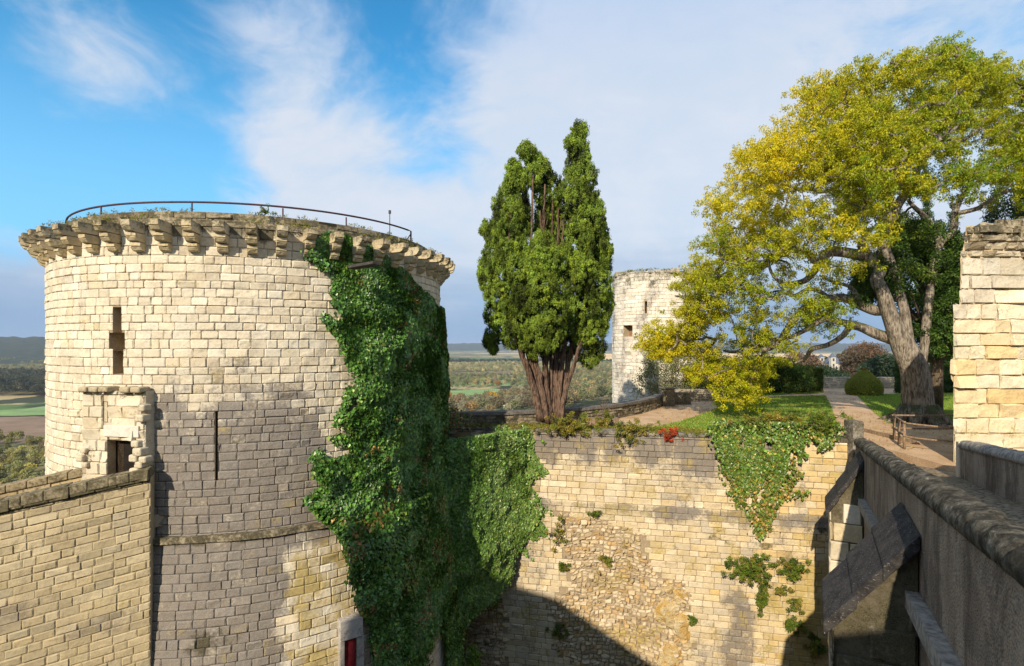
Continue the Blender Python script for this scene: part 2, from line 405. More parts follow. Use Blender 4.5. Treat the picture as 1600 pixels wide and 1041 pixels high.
def sheet(name, poly, z, mat, sub=0):
    V = [(x, y, z) for x, y in poly]; me = bpy.data.meshes.new(name); me.from_pydata(V, [], [list(range(len(V)))])
    me.materials.append(mat); me.update(); 
    if me.polygons[0].normal.z < 0: me.flip_normals()
    o = bpy.data.objects.new(name, me); COL.objects.link(o); tag(o, kind='structure'); return o
def fieldmat(nm, c, sc=.05): 
    m, b, o = newmat(nm); n_ = noise(pos(), sc, 7, .65); w_ = N('ShaderNodeTexWave'); L(pos(), w_.inputs[0]); w_.inputs['Scale'].default_value = .12; w_.inputs['Distortion'].default_value = 3
    L(mix(mapr(mth('ADD', mth('MULTIPLY', n_, .8), mth('MULTIPLY', w_.outputs[1], .2)), .3, .7), vm(mixc(c), .7), vm(mixc(c), 1.25)), b.inputs['Base Color']); return m
def mixc(c):
    n = N('ShaderNodeRGB'); n.outputs[0].default_value = (*c, 1); return n.outputs[0]
def V2(px, py, z): return G(px, py, z)
M_fg = fieldmat('meadow_grass', (.21, .31, .11)); M_fb = fieldmat('ploughed_soil', (.24, .16, .10)); M_gold = fieldmat('stubble', (.80, .55, .26), .004)
M_fo = fieldmat('orchard_grass', (.20, .18, .08))
sheet('field', [V2(a, b, -59.6) for a, b in ((-60, 690), (90, 694), (90, 651), (-60, 652))], -59.6, M_fb)
sheet('orchard_ground', [V2(a, b, -59.7) for a, b in ((-60, 780), (90, 790), (90, 690), (-60, 688))], -59.7, M_fo)
sheet('meadow', [V2(a, b, -59.5) for a, b in ((-60, 650), (20, 650), (90, 648), (90, 632), (40, 639), (-60, 645))], -59.5, M_fg)
for pl in (((640, 632), (735, 618), (790, 612), (775, 607), (690, 611), (640, 612)), ((640, 604), (700, 604), (800, 603), (880, 600), (880, 590), (780, 594), (720, 598), (640, 597)), ((715, 575), (790, 576), (820, 572), (760, 571)), ((870, 576), (955, 575), (955, 571), (890, 572))):
    sheet('meadow', [V2(a, b, -59.5) for a, b in pl], -59.5, M_fg)
sheet('stubble_field', [V2(a, b, -59.3) for a, b in ((560, 561.5), (760, 563), (1000, 562), (1300, 560), (1300, 552.6), (950, 552.8), (700, 552.4), (560, 552.8))], -59.3, M_gold)

# woodland of many small trees merged into one mass
def tree_mass(name, XY, H, colf, nleaf, seed, label, parent=None, lsz=.085, kind='stuff', zf=zt, shape='round', trunk=True, mat=M_leaf):
    R = np.random.RandomState(seed); XY = np.asarray(XY, float); n = len(XY); H = np.asarray(H, float)
    z0 = zf(XY[:, 0], XY[:, 1])
    nl = 7
    lobe = R.normal(0, 1, (n, nl, 3)); lobe /= np.linalg.norm(lobe, axis=2, keepdims=True); lobe *= R.uniform(.3, 1, (n, nl, 1))
    lobe = lobe*np.array([.22, .22, .24])+np.array([0, 0, .60])
    li = R.randint(0, nl, (n, nleaf)); d = R.normal(0, 1, (n, nleaf, 3)); d /= np.linalg.norm(d, axis=2, keepdims=True)
    q = np.take_along_axis(lobe, li[:, :, None], 1)+d*np.array([.17, .17, .15])*R.uniform(.7, 1.15, (n, nleaf, 1))
    p_ = q*H[:, None, None]; p_[:, :, 2] = np.maximum(p_[:, :, 2], .06*H[:, None])
    p_[:, :, 0] += XY[:, :1]; p_[:, :, 1] += XY[:, 1:]; p_[:, :, 2] += z0[:, None]
    cb_ = colf(n, R); pt = fbm(XY[:, 0]/55, XY[:, 1]/80, seed)[:, None]; gr_ = cb_.mean(1, keepdims=True)*np.array([[.92, 1.08, .52]]); k_ = smooth(.40, .60, pt)*(.25 if n > 30 else 0); cb_ = (cb_*(1-k_)+gr_*k_)*(1+(.7*(R.rand(n, 1)-.5) if n > 30 else 0)); c = cb_[:, None, :]*R.uniform(.8, 1.18, (n, nleaf, 1))*np.clip(.45+.75*q[:, :, 2:3]/.75, .5, 1.1)**0
    sz = np.repeat((H*lsz)[:, None], nleaf, 1)*R.uniform(.6, 1.4, (n, nleaf))
    Vv, Fq, cc = leafgeo(p_.reshape(-1, 3), d.reshape(-1, 3), sz.ravel(), c.reshape(-1, 3), R, asp=.8)
    o = mesh(name, Vv, [Fq], mat, None, parent, False, cc)
    if parent is None: tag(o, label, 'trees', kind=kind)
    return o
def leafgeo(Pp, Nn, sz, col, R, asp=.55, droop=None, fold=.18, jit=.6):
    n = len(Pp); sz = np.broadcast_to(sz, (n,))
    nn_ = Nn+R.normal(0, jit, (n, 3)); nn_ /= np.linalg.norm(nn_, axis=1, keepdims=True)+1e-9
    t = R.normal(0, 1, (n, 3)) if droop is None else np.array(droop)+R.normal(0, .45, (n, 3))
    t = t-nn_*(t*nn_).sum(1, keepdims=True); t /= np.linalg.norm(t, axis=1, keepdims=True)+1e-9
    b_ = np.cross(nn_, t); s = sz[:, None]
    v0 = Pp-t*s*.5; v1 = Pp+b_*s*asp*.5+nn_*s*fold-t*s*.08; v2 = Pp+t*s*.5; v3 = Pp-b_*s*asp*.5+nn_*s*fold-t*s*.08
    V = np.stack([v0, v1, v2, v3], 1).reshape(-1, 3)
    Fq = np.arange(n*4).reshape(-1, 4)
    return V, Fq, np.repeat(col, 4, 0)
def cpick(cols, w):
    cols = np.array(cols); w = np.array(w, float)/sum(w)
    return lambda n, R: cols[R.choice(len(cols), n, p=w)]*R.uniform(.8, 1.2, (n, 1))
AUT = cpick([(.24, .17, .10), (.30, .21, .11), (.21, .18, .09), (.17, .17, .08), (.46, .26, .08), (.32, .28, .20)], [4, 3, 4, 3, .5, 3])
OLI = cpick([(.17, .19, .08), (.25, .24, .11), (.13, .15, .07), (.30, .26, .13)], [3, 3, 2, 2])
DRK = cpick([(.035, .05, .025), (.05, .06, .03), (.07, .065, .035)], [3, 2, 1])
ORG = cpick([(.30, .20, .09), (.26, .20, .10), (.34, .22, .08), (.18, .16, .07)], [3, 3, 2, 2])
def scatter(px0, px1, d0, d1, sp, R, jitter=.45, thr=None):
    out = []
    d = d0
    while d < d1:
        x = (px0-HX)/F*d
        while x < (px1-HX)/F*d:
            xx, dd = x+R.uniform(-1, 1)*sp*jitter, d+R.uniform(-1, 1)*sp*jitter
            if thr is None or thr(xx, dd): out.append((xx, dd))
            x += sp
        d += sp
    return np.array(out)
Rw = np.random.RandomState(5)
A1 = scatter(640, 900, 425, 690, 10.5, Rw, thr=lambda x, y: y < 530+1.5*max(0, HX+F*x/y-745)); tree_mass('woodland', A1, Rw.uniform(11, 19, len(A1)), AUT, 330, 1, 'brown and olive autumn woodland in the valley behind the cypress')
A2 = scatter(865, 1010, 430, 1150, 13, Rw); tree_mass('woodland', A2, Rw.uniform(12, 19, len(A2)), cpick([(.22, .23, .10), (.30, .26, .13), (.42, .30, .15), (.16, .18, .08)], [4, 3, 2, 2]), 230, 2, 'olive and orange autumn woodland left of the far round tower')
A3 = scatter(620, 1010, 1150, 1720, 15, Rw, thr=lambda x, y: fbm(x/160, y/240, 4) > .47); tree_mass('hedgerow_woodland', A3, Rw.uniform(11, 18, len(A3)), cpick([(.32, .29, .15), (.22, .24, .11), (.42, .34, .19), (.52, .37, .18)], [4, 3, 3, 1]), 80, 3, 'pale hazy hedgerow trees among the distant green meadows', lsz=.11)
A3 = scatter(650, 1010, 730, 1150, 11, Rw, thr=lambda x, y: fbm(x/75+3, y/60, 9) > (.60 if x/y < 0 else .50)); tree_mass('hedgerow_woodland', A3, Rw.uniform(8, 15, len(A3)), cpick([(.32, .29, .15), (.22, .24, .11), (.18, .20, .09), (.48, .34, .16)], [4, 3, 3, 1]), 150, 33, 'olive clumps of trees between the green meadows of the middle valley', lsz=.1)
A4 = scatter(600, 1320, 1760, 1960, 15, Rw); tree_mass('distant_woodland', A4, Rw.uniform(9, 16, len(A4)), DRK, 50, 4, 'dark blue belt of distant woods below the golden stubble field', lsz=.14)
A5 = scatter(-60, 110, 640, 980, 9, Rw); tree_mass('woodland', A5, Rw.uniform(14, 24, len(A5)), cpick([(.05, .06, .035), (.08, .085, .05), (.11, .10, .06)], [3, 3, 1]), 200, 6, 'dark woodland beyond the green field at the left edge')
A6 = scatter(-60, 110, 1000, 1700, 15, Rw, thr=lambda x, y: fbm(x/160, y/160, 2) > .42); tree_mass('hedgerow_woodland', A6, Rw.uniform(9, 14, len(A6)), OLI, 60, 7, 'hazy trees and hedges below the blue hill at the left edge', lsz=.11)
A7 = scatter(-80, 120, 215, 335, 6.5, Rw, thr=lambda x, y: fbm(x/18, y/18, 3) > .38); tree_mass('orchard', A7, Rw.uniform(5, 10, len(A7)), cpick([(.30, .28, .10), (.24, .24, .09), (.48, .40, .09), (.24, .20, .10)], [4, 3, 1, 2]), 420, 8, 'sparse yellow olive bushes on the slope left of the big tower')
# hillside town trees to the right
A8 = scatter(1140, 1640, 150, 430, 9.5, Rw, thr=lambda x, y: not (1289 < HX+F*x/y < 1319 and y < 300)); tree_mass('hillside_woodland', A8, Rw.uniform(8, 14, len(A8)), cpick([(.16, .105, .07), (.10, .075, .05), (.045, .06, .03), (.08, .09, .03), (.035, .05, .035), (.20, .12, .05)], [3, 3, 3, 2, 2, 1]), 320, 9, 'russet and dark green trees covering the hillside beyond the terrace')
for q, (px, py, d, h, c, lb) in enumerate([(718, 640, 500, 17, (.42, .25, .045), 'small yellow autumn tree just right of the ivy covered tower'), (770, 640, 500, 18, (.46, .30, .04), 'golden autumn tree left of the cypress trunk'), (697, 632, 500, 19, (.42, .19, .05), 'orange autumn tree at the edge of the ivy'), (777, 605, 760, 15, (.36, .20, .08), 'rust orange round tree beside the green meadow'), (1264, 592, 215, 11, (.55, .33, .02), 'bright yellow tree on the hillside left of the manor')]):
    x = (px-HX)/F*d; rt = empty('autumn_tree', (x, d, float(zt(x, d))))
    tree_mass('crown', [(x, d)], [h], lambda n, R: np.array([c]), 700, 20+q, None, parent=rt, lsz=.07)
    MB().tube([(x, d, rt.location.z-.5), (x+.2, d, rt.location.z+h*.5)], [.35, .12], 6).build('trunk', M_twig, rt)
    tag(rt, lb, 'tree')

# ================================================================ LEFT ROUND TOWER
C0 = np.array([-8.53, 19.08]); R0 = 5.95
def tR(z): return R0+np.where(z < -4.63, (-4.63-z)*.075+.10, 0)
def towmap(u, v, w):
    r = tR(v)+w; return np.stack([C0[0]+r*np.sin(u), C0[1]-r*np.cos(u), v], 1)
def hitcyl(px, py, r=R0):
    k = (px-HX)/F; a = 1+k*k; b_ = -2*(k*C0[0]+C0[1]); c = C0@C0-r*r
    d = (-b_-sqrt(max(b_*b_-4*a*c, 0)))/(2*a); x = k*d
    return math.atan2(x-C0[0], C0[1]-d), (HY-py)/F*d
T = empty('round_tower', (C0[0], C0[1], -14)); tag(T, 'large round limestone tower with stone corbels, ivy and a curved railing on top', 'tower')
def hz(px0, px1, py0, py1):
    a0, z1 = hitcyl(px0, py0); a1, _ = hitcyl(px1, py0); _, z0 = hitcyl((px0+px1)/2, py1); return (a0, a1, z0, z1)
h_door = hz(166, 209, 684, 752); h_n1 = hz(176, 189, 480, 520); h_n2 = hz(170, 194, 520, 548); h_n3 = hz(176, 192, 548, 584); h_slit = hz(335.5, 340, 641, 752)
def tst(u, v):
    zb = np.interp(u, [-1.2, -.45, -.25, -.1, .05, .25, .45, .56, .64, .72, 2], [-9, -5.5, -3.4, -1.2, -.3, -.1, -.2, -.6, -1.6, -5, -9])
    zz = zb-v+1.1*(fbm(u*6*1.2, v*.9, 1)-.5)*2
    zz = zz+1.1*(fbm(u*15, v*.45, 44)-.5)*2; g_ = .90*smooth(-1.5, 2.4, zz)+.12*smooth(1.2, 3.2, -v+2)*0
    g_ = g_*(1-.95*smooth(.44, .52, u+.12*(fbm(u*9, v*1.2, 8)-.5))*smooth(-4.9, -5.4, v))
    lich = smooth(.46, .54, u)*smooth(.84, .70, u)*smooth(-4.7, -5.6, v)*smooth(-10.5, -8, v)
    y_ = .78*lich*fbm(u*9, v*1.6, 3)*1.4+.25*smooth(.5, .72, fbm(u*14, v*2.5, 12))
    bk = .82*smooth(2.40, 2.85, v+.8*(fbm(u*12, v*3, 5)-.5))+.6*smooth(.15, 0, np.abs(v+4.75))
    bk = bk+.6*smooth(.62, .78, fbm(u*5, v*.7, 31))*smooth(-1, -7, v)
    return np.stack([g_, y_, bk], 1)
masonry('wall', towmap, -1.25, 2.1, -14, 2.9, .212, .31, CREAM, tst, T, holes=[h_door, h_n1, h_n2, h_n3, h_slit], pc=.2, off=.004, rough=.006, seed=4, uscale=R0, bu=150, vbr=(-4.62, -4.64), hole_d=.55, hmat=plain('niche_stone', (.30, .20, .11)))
for h_ in (h_slit,):
    V = towmap(np.array([h_[0]-.003, h_[1]+.003, h_[1]+.003, h_[0]-.003]*2), np.array([h_[2]-.02, h_[2]-.02, h_[3]+.02, h_[3]+.02]*2), np.array([-.07]*4+[-.5]*4))
    mesh('slit_shade', V, [np.array([(0, 1, 2, 3), (4, 7, 6, 5), (0, 4, 5, 1), (1, 5, 6, 2), (2, 6, 7, 3), (3, 7, 4, 0)])], M_dark, None, T)  # near-black box painting the unlit depth of the slit
# the back half of the shaft, roof, inner parapet
V = []; zz = [-14, -4.63, -4.62, 2.9]
us = np.linspace(2.1, 2*pi-1.25, 40)
for z in zz:
    for u in us: V.append(towmap(np.array([u]), np.array([z]), np.array([0.]))[0])
Fq = [(j*40+i, j*40+i+1, (j+1)*40+i+1, (j+1)*40+i) for j in range(3) for i in range(39)]
mesh('rear_wall', np.array(V), [np.array(Fq)], M_stone, None, T, False, np.array([.55, .48, .36]), np.array([.2, 0, .0]))
def ring(r0, r1, z0, z1, n=96, a0=0., a1=2*pi, wob_=0.):
    m = MB(); V = []; us = np.linspace(a0, a1, n)
    for u in us:
        k = 1+wob_*(fbm(u*9, 3.3)-.5)
        for r, z in ((r0, z0), (r1*k, z0), (r1*k, z1+wob_*1.2*(fbm(u*14, 8.)-.5)), (r0, z1)): V.append((C0[0]+r*sin(u), C0[1]-r*cos(u), z))
    Q = [(4*i+a, 4*i+b, 4*i+4+b, 4*i+4+a) for i in range(n-1) for a, b in ((0, 1), (1, 2), (2, 3), (3, 0))]
    m.add(V, Q, (.50, .42, .30)); return m
ring(5.0, R0+.02, 2.9, 3.0, 160).build('roof_edge', M_stone, T, st=np.array([.3, .1, .62]))
ring(.05, 5.1, 2.8, 2.95, 64).build('roof', M_stone, T, st=np.array([.3, 0, .4]))
def pwm(u, v, w): return np.stack([C0[0]+(5.62+w)*np.sin(u), C0[1]-(5.62+w)*np.cos(u), v], 1)
masonry('parapet', pwm, -1.5, 2.2, 2.95, 3.33, .19, .6, palette([(.40, .33, .23), (.33, .28, .2), (.46, .40, .29)], [2, 2, 1]), lambda u, v: np.stack([.2+0*u, .1+0*u, .52+.2*fbm(u*20, v*4)], 1), T, rough=.02, seed=6, uscale=5.6, bu=60)
ring(5.25, 5.60, 2.95, 3.32, 120, -1.5, 2.2, .03).build('parapet_core', M_stone, T, st=np.array([.2, .1, .55]))
# string course
m = ring(R0-.1, R0+.17, -4.75, -4.60, 260, -1.2, 2.1, .022); m.build('string_course', M_stone, T, st=np.array([.45, 0, .66]))
# corbels
def corbel_mesh(k, R):
    m = MB(); prof = [(.20, 2.26, 2.46), (.36, 2.47, 2.68), (.54, 2.69, 2.95)]
    for q, (o_, z0, z1) in enumerate(prof):
        o2 = o_*R.uniform(.92, 1.05); wd = .118*R.uniform(.9, 1.08); V = []
        pr = [(-.35, z0), (o2-.15, z0), (o2-.07, z0+.025), (o2-.015, z0+.09), (o2-.04, z0+.105), (o2, z0+.12), (o2, z1-.01), (-.35, z1-.004)]
        ns = 4
        for s_ in range(ns):
            y = -wd+2*wd*s_/(ns-1)
            for (x, z) in pr:
                e = .0 if x < 0 else R.normal(0, .005)
                V.append((x+e-(.008 if s_ in (0, 3) and x > 0 else 0), y+R.normal(0, .003), z+R.normal(0, .003)))
        n = len(pr); Q = [(s_*n+i, s_*n+(i+1) % n, (s_+1)*n+(i+1) % n, (s_+1)*n+i) for s_ in range(ns-1) for i in range(n)]
        V.append((.0, -wd, (z0+z1)/2)); V.append((.0, wd, (z0+z1)/2)); c = len(V)-2
        Q += [(c, (i+1) % n, i) for i in range(n)]+[(c+1, (ns-1)*n+i, (ns-1)*n+(i+1) % n) for i in range(n)]
        m.add(V, Q, np.array([(.62, .51, .32), (.66, .56, .38), (.56, .46, .30)][k % 3])*R.uniform(.85, 1.1))
    V = np.concatenate(m.V); st = np.stack([.25+0*V[:, 0], .12+.25*(V[:, 2] < 2.6), .20+.40*smooth(2.55, 2.95, V[:, 2])+R.uniform(-.1, .12)], 1)
    o = mesh('corbel', V, [np.array(m.Q), np.array(m.T)], M_stone, None, None, False, np.concatenate(m.C), st)
    return o
Rc = np.random.RandomState(9); protos = [corbel_mesh(k, Rc) for k in range(7)]
for i in range(58):
    a = radians(-180+i*6.2+2.2)
    o = protos[i] if i < 7 else protos[Rc.randint(7)].copy()
    if i >= 7: COL.objects.link(o)
    o.parent = T; o.location = (R0*sin(a), -R0*cos(a), 14); o.rotation_euler = (0, 0, a-pi/2)
# railing
a_l, _ = hitcyl(90, 330, 5.5); a_r, _ = hitcyl(642, 358, 5.5)
ars = np.linspace(a_l, a_r, 60); zr = np.interp(ars, [a_l, a_l+.1, .0, a_r], [3.52, 3.56, 3.58, 3.68])
rail = [(C0[0]+5.5*sin(a), C0[1]-5.5*cos(a), z) for a, z in zip(ars, zr)]
RT = MB().tube([(rail[0][0], rail[0][1], 3.0)]+rail+[(rail[-1][0], rail[-1][1], 3.0)], .026, 8).build('railing', M_rust, T, True)
for px in (158, 300, 442, 541):
    a, _ = hitcyl(px, 330, 5.5); x, y = C0[0]+5.5*sin(a), C0[1]-5.5*cos(a)
    po = MB().tube([(x, y, 3.0), (x, y, 3.58)], .02, 8).build('post', M_rust, T, True)
a = a_r; MB().tube([(rail[-1][0]-.3, rail[-1][1]-.1, 3.1), (rail[-1][0], rail[-1][1], 3.6)], .018, 6).build('brace', M_rust, T)
a, z = hitcyl(609, 324, 5.2); x, y = C0[0]+5.2*sin(a), C0[1]-5.2*cos(a)
rod = MB().tube([(x, y, 2.9), (x, y, 4.15)], .014, 6); rod.tube([(x, y, 4.1), (x, y, 4.2)], .04, 8)
tag(rod.build('lightning_rod', M_iron), 'thin metal rod standing on the roof of the big round tower', 'rod')
# spout stone
m = MB(); p1, p2 = P(543, 419, 14.1), P(583, 412, 14.6); q1 = p1+np.array([.1, .35, .0]); q2 = p2+np.array([.1, .3, .0])
m.hexa([p1, p2, q2, q1, p1+[0, 0, .07], p2+[0, 0, .07], q2+[0, 0, .07], q1+[0, 0, .07]], (.16, .13, .12)); m.build('stone_shelf', M_stone, T, st=np.array([.3, 0, .2]))
# door surround
def sb(px, py, out=0.): 
    a, z = hitcyl(px, py); return (C0[0]+(R0+out)*sin(a), C0[1]-(R0+out)*cos(a), z), a
aD = (h_door[0]+h_door[1])/2
nD = np.array([sin(aD), -cos(aD), 0]); tD = np.array([cos(aD), sin(aD), 0]); cD = np.array([C0[0]+R0*sin(aD), C0[1]-R0*cos(aD), 0])
def dmap(u, v, w): return cD+np.outer(u, tD)+np.outer(w, nD)+np.outer(v, [0, 0, 1.])
def upx(px): # u on door plane at offset .2
    k = (px-HX)/F; c = cD+nD*.22; return (k*c[1]-c[0])/(tD[0]-k*tD[1])
uL, uR, d0, d1 = upx(128), upx(225), upx(167), upx(209)
zD = lambda py: (HY-py)/F*12.95
DST = lambda u, v: np.stack([.12+.25*smooth(.3, .9, v*0+u), .22+0*u, .55*smooth(zD(640), zD(612), v)+.35*smooth(.55, .75, fbm(u*3, v*3))], 1)
m_ = masonry('door_surround', lambda u, v, w: dmap(u, v, w+.22), uL, uR, zD(760), zD(611), .27, .40, CREAM, DST, T, holes=[(d0, d1, zD(790), zD(684)), (upx(160), upx(167), zD(660), zD(628))], rough=.02, seed=12, bu=6, hole_d=.24, joint=.03)
bx = MB()
def bxx(u0, u1, v0, v1, w0, w1, c=(.55, .47, .34), jit=.0): bx.hexa([dmap(np.array([u]), np.array([v]), np.array([w]))[0] for v in (v0, v1) for u, w in ((u0, w0), (u1, w0), (u1, w1), (u0, w1))], c)
bxx(uL-.01, d0-.005, zD(760), zD(611)-.01, .18, -.4); bxx(d1+.005, uR+.01, zD(760), zD(611)-.01, .18, -.4); bxx(d0-.004, d1+.004, zD(684)+.004, zD(611)-.012, .185, -.4)
bx.build('surround_core', M_stone, T, st=np.array([.15, .2, .2]))
bx = MB(); bxx(d0-.06, d1+.16, zD(683)+.003, zD(665), .26, .0, (.70, .63, .55)); bevel(bx.build('lintel', M_stone, T, st=np.array([.2, .05, 0])), .012)
bx = MB()   # eroded top ledge and side stumps
for k in range(6):
    u = uL+(uR-uL)*k/6
    if k == 3: continue
    bxx(u+.01, u+(uR-uL)/6-.01, zD(613)-rs.uniform(0, .02), zD(604)+rs.uniform(-.03, .02), .29+rs.uniform(0, .08), .0, (.5, .42, .28))
bevel(bx.build('eroded_cornice', M_stone, T, st=np.array([.2, .15, .4])), .045, 3)
for k, (px, py, s_) in enumerate([(216, 692, .1), (221, 704, .12), (214, 714, .11), (222, 724, .10), (228, 716, .1), (134, 706, .08), (130, 718, .1), (136, 728, .08), (224, 652, .11), (226, 636, .1), (216, 735, .12)]):
    u = upx(px); v = zD(py); bx = MB(); bxx(u-s_, u+s_, v-s_*.8, v+s_*.8, .22+s_*1.3, .1, (.62, .54, .40)); bevel(bx.build('carved_stone', M_stone, T, st=np.array([.2, .15, .3])), .045, 3)
bx = MB(); bxx(d0+.0, d0+.22, zD(760), zD(684)-.01, -.02, -.50, (.10, .075, .03)); dl = bx.build('door_leaf', M_wood, T)
bx = MB(); bxx(d0+.24, d1-.01, zD(760), zD(684)-.01, -.45, -.5, (.60, .42, .22)); bx.build('passage_wall', M_stone, T, st=np.array([0, .1, 0]))
# red door low on the right flank with its frame
a0, z_ = hitcyl(547, 1000, 6.3); Rr_ = float(tR(np.array(-9.)))
nD = np.array([sin(a0), -cos(a0), 0]); nD = np.array([.55, -.83, 0]); nD /= np.linalg.norm(nD); tD = np.array([-nD[1], nD[0], 0]); pc = P(549, 1000, 14.3); cD = np.array([pc[0], pc[1], 0])-nD*.0
ub = lambda px: ((px-HX)/F*cD[1]-cD[0])/(tD[0]-(px-HX)/F*tD[1]); dd = 14.3; zz_ = lambda py: (HY-py)/F*dd
bx = MB(); bxx(ub(537), ub(556), -11., zz_(997), .02, -.2, (.16, .02, .02)); bx.build('red_door', M_red, T)
bx = MB(); bxx(ub(530), ub(565), zz_(995), zz_(965), .12, -1.4, (.56, .52, .47)); bxx(ub(556)+.002, ub(567), -11, zz_(996), .10, -1.4, (.50, .46, .40)); bxx(ub(530), ub(537)-.002, -11, zz_(996), .10, -1.4, (.5, .46, .4))
bevel(bx.build('door_frame', M_stone, T, st=np.array([.45, .1, .1])), .01)

# ================================================================ RAMP TO THE TOWER DOOR (left)
eA = np.array([-8.46, 12.72]); dv = np.array([-2.7, -1.0]); Ln = sqrt(2.7**2+1); dv /= Ln; slope = -.5/Ln
nv = np.array([dv[1], -dv[0]]); 
if nv[1] > 0: nv = -nv            # outward normal, toward camera
def rampmap(o_, ztop):
    def f(u, v, w):      # u distance from the tower going left, v height relative to sloping top
        return np.stack([eA[0]+dv[0]*u+nv[0]*(w-o_), eA[1]+dv[1]*u+nv[1]*(w-o_), ztop+slope*u+v-.0*u], 1)
    return f
rst = lambda u, v: np.stack([.18+.35*smooth(.5, .7, fbm(u*1.2, v*1.2, 2)), .12+.2*fbm(u*2, v*2), .85*smooth(-.42, -.12, v+.12*fbm(u*5, v))], 1)
def rowgrow(v, a, b): return a, b
Wp = empty('stone_parapet', (eA[0], eA[1], -14)); tag(Wp, 'tall beige parapet wall with mossy coping in the lower left foreground', 'wall')
masonry('wall_face', rampmap(0, -2.88), 0, 7.5, -9, -.26, .185, .33, BEIGE, rst, Wp, rough=.005, seed=21, gap=.005, off=.004)
masonry('coping', rampmap(-.05, -2.88), 0, 7.5, -.26, .02, .28, .36, palette([(.42, .34, .22), (.34, .28, .18), (.5, .42, .28)], [3, 3, 1]), lambda u, v: np.stack([.2+0*u, .2+0*u, .62+.2*fbm(u*4, v*6)], 1), Wp, rough=.03, seed=22)
m = MB()
def rbox(o0, o1, u0, u1, v0, v1, zt_, c): 
    f = rampmap(0, zt_); m.hexa([f(np.array([u]), np.array([v]), np.array([-o]))[0] for v in (v0, v1) for u, o in ((u0, o0), (u1, o0), (u1, o1), (u0, o1))], c)
for k in range(19): rbox(-.07, .40, k*.4+.006, k*.4+.394, -.2, .0+rs.uniform(0, .035), -2.88, np.array((.42, .35, .23))*rs.uniform(.8, 1.15))
bevel(m.build('coping_top', M_stone, Wp, st=np.array([.2, .2, .58])), .02)
m = MB(); rbox(.02, .38, 0, 7.5, -9, -.21, -2.88, (.45, .36, .22)); m.build('core', M_stone, Wp, st=np.array([.2, .1, .1]))
Wq = empty('stone_parapet', (eA[0]-.6, eA[1]+1.3, -8)); tag(Wq, 'low far parapet of the ramp ending beside the tower door', 'wall')
m = MB()
for k in range(19): rbox(1.28, 1.66, .42+k*.4+.006, .42+k*.4+.394, -.17, .0+rs.uniform(0, .03), -2.74, np.array((.46, .37, .23))*rs.uniform(.8, 1.15))
bevel(m.build('coping', M_stone, Wq, st=np.array([.1, .3, .5])), .02)
masonry('wall_face', rampmap(1.32, -2.74), .42, 8, -1.6, -.17, .25, .42, palette([(.56, .42, .22), (.50, .37, .19), (.60, .48, .30)], [3, 2, 2]), lambda u, v: np.stack([.1+0*u, .3+0*u, .5*smooth(-.5, -.2, v)], 1), Wq, seed=23)
m = MB(); rbox(1.345, 1.63, .43, 8, -6, -.175, -2.74, (.45, .36, .22)); m.build('core', M_stone, Wq, st=np.array([.2, .1, .3]))
m = MB(); rbox(.385, 1.34, -.3, 8, -1.5, -1.2, -2.88, (.45, .36, .26)); tag(m.build('ramp_floor', M_stone, st=np.array([.2, .1, .2])), kind='structure')

# ================================================================ MOAT WALL
wp0 = np.array([-3.6, 22.5]); wp1 = np.array([11.95, 19.05]); wl = np.linalg.norm(wp1-wp0); wd = (wp1-wp0)/wl; wn = np.array([wd[1], -wd[0]])
def mwmap(u, v, w):
    ww = w+.10*smooth(-5.98, -6.02, v)
    return np.stack([wp0[0]+wd[0]*u+wn[0]*ww, wp0[1]+wd[1]*u+wn[1]*ww, v], 1)
def mwproj(u, v):
    q = mwmap(np.atleast_1d(u), np.atleast_1d(v), np.zeros(np.size(u))); return proj(q[:, 0], q[:, 1], q[:, 2])
def mwu(px):
    k = (px-HX)/F; return (k*wp0[1]-wp0[0])/(wd[0]-k*wd[1])
RUBP = [(868, 835), (880, 800), (935, 815), (1000, 835), (1010, 868), (1035, 905), (1075, 915), (1080, 960), (1075, 1060), (1080, 1200), (880, 1200), (895, 1041), (858, 1010), (885, 985), (855, 960), (850, 935), (888, 920), (892, 895), (880, 860)]
RUBL = [(600, 880), (790, 880), (785, 930), (790, 1000), (780, 1200), (560, 1200), (560, 880)]
def in_rub(u, v):
    px, py = mwproj(u, v); px = px+14*(fbm(np.atleast_1d(u)*1.7, np.atleast_1d(v)*1.7, 2)-.5)*2
    return bool(inpoly(px, py, RUBP)[0] or inpoly(px, py, RUBL)[0])
def mwcol(u, v, R):
    a = WALLC(u, v, R); b_ = OCHRE(u, v, R); k = smooth(mwu(1100), mwu(1300), u)[:, None]; k = (R.rand(len(u), 1) < k*.85)
    return np.where(k, b_, a)*np.array([1., .96, .885])
def mwst(u, v):
    n_ = fbm(u*.9, v*.35, 1); n2 = fbm(u*2.2, v*1.6, 5); n3 = fbm(u*3.5, v*.28, 9)
    px, py = mwproj(u, v)
    top = smooth(-5.3, -3.5, v+1.2*(n3-.5))
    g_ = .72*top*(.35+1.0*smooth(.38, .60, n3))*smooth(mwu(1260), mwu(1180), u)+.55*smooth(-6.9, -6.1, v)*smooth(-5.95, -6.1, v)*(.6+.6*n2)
    g_ = g_+.42*smooth(.50, .66, n_)+.35*smooth(mwu(1060), mwu(1100), u)*smooth(mwu(1260), mwu(1180), u)*smooth(-8.6, -9.4, v)*n2*1.8
    y_ = .30*smooth(.48, .62, n2)+.55*smooth(mwu(1150), mwu(1260), u)*smooth(-7.0, -8.5, v)*n_*1.6+.15
    bk = .55*smooth(.60, .75, fbm(u*1.6, v*3.2, 14))*smooth(-9.5, -7.0, v)*smooth(-5.9, -6.6, v)
    return np.stack([g_, y_, bk], 1)
MW = empty('retaining_wall', (4, 21, -14)); tag(MW, 'long sunlit retaining wall of patched limestone with a large rubble breach', 'wall')
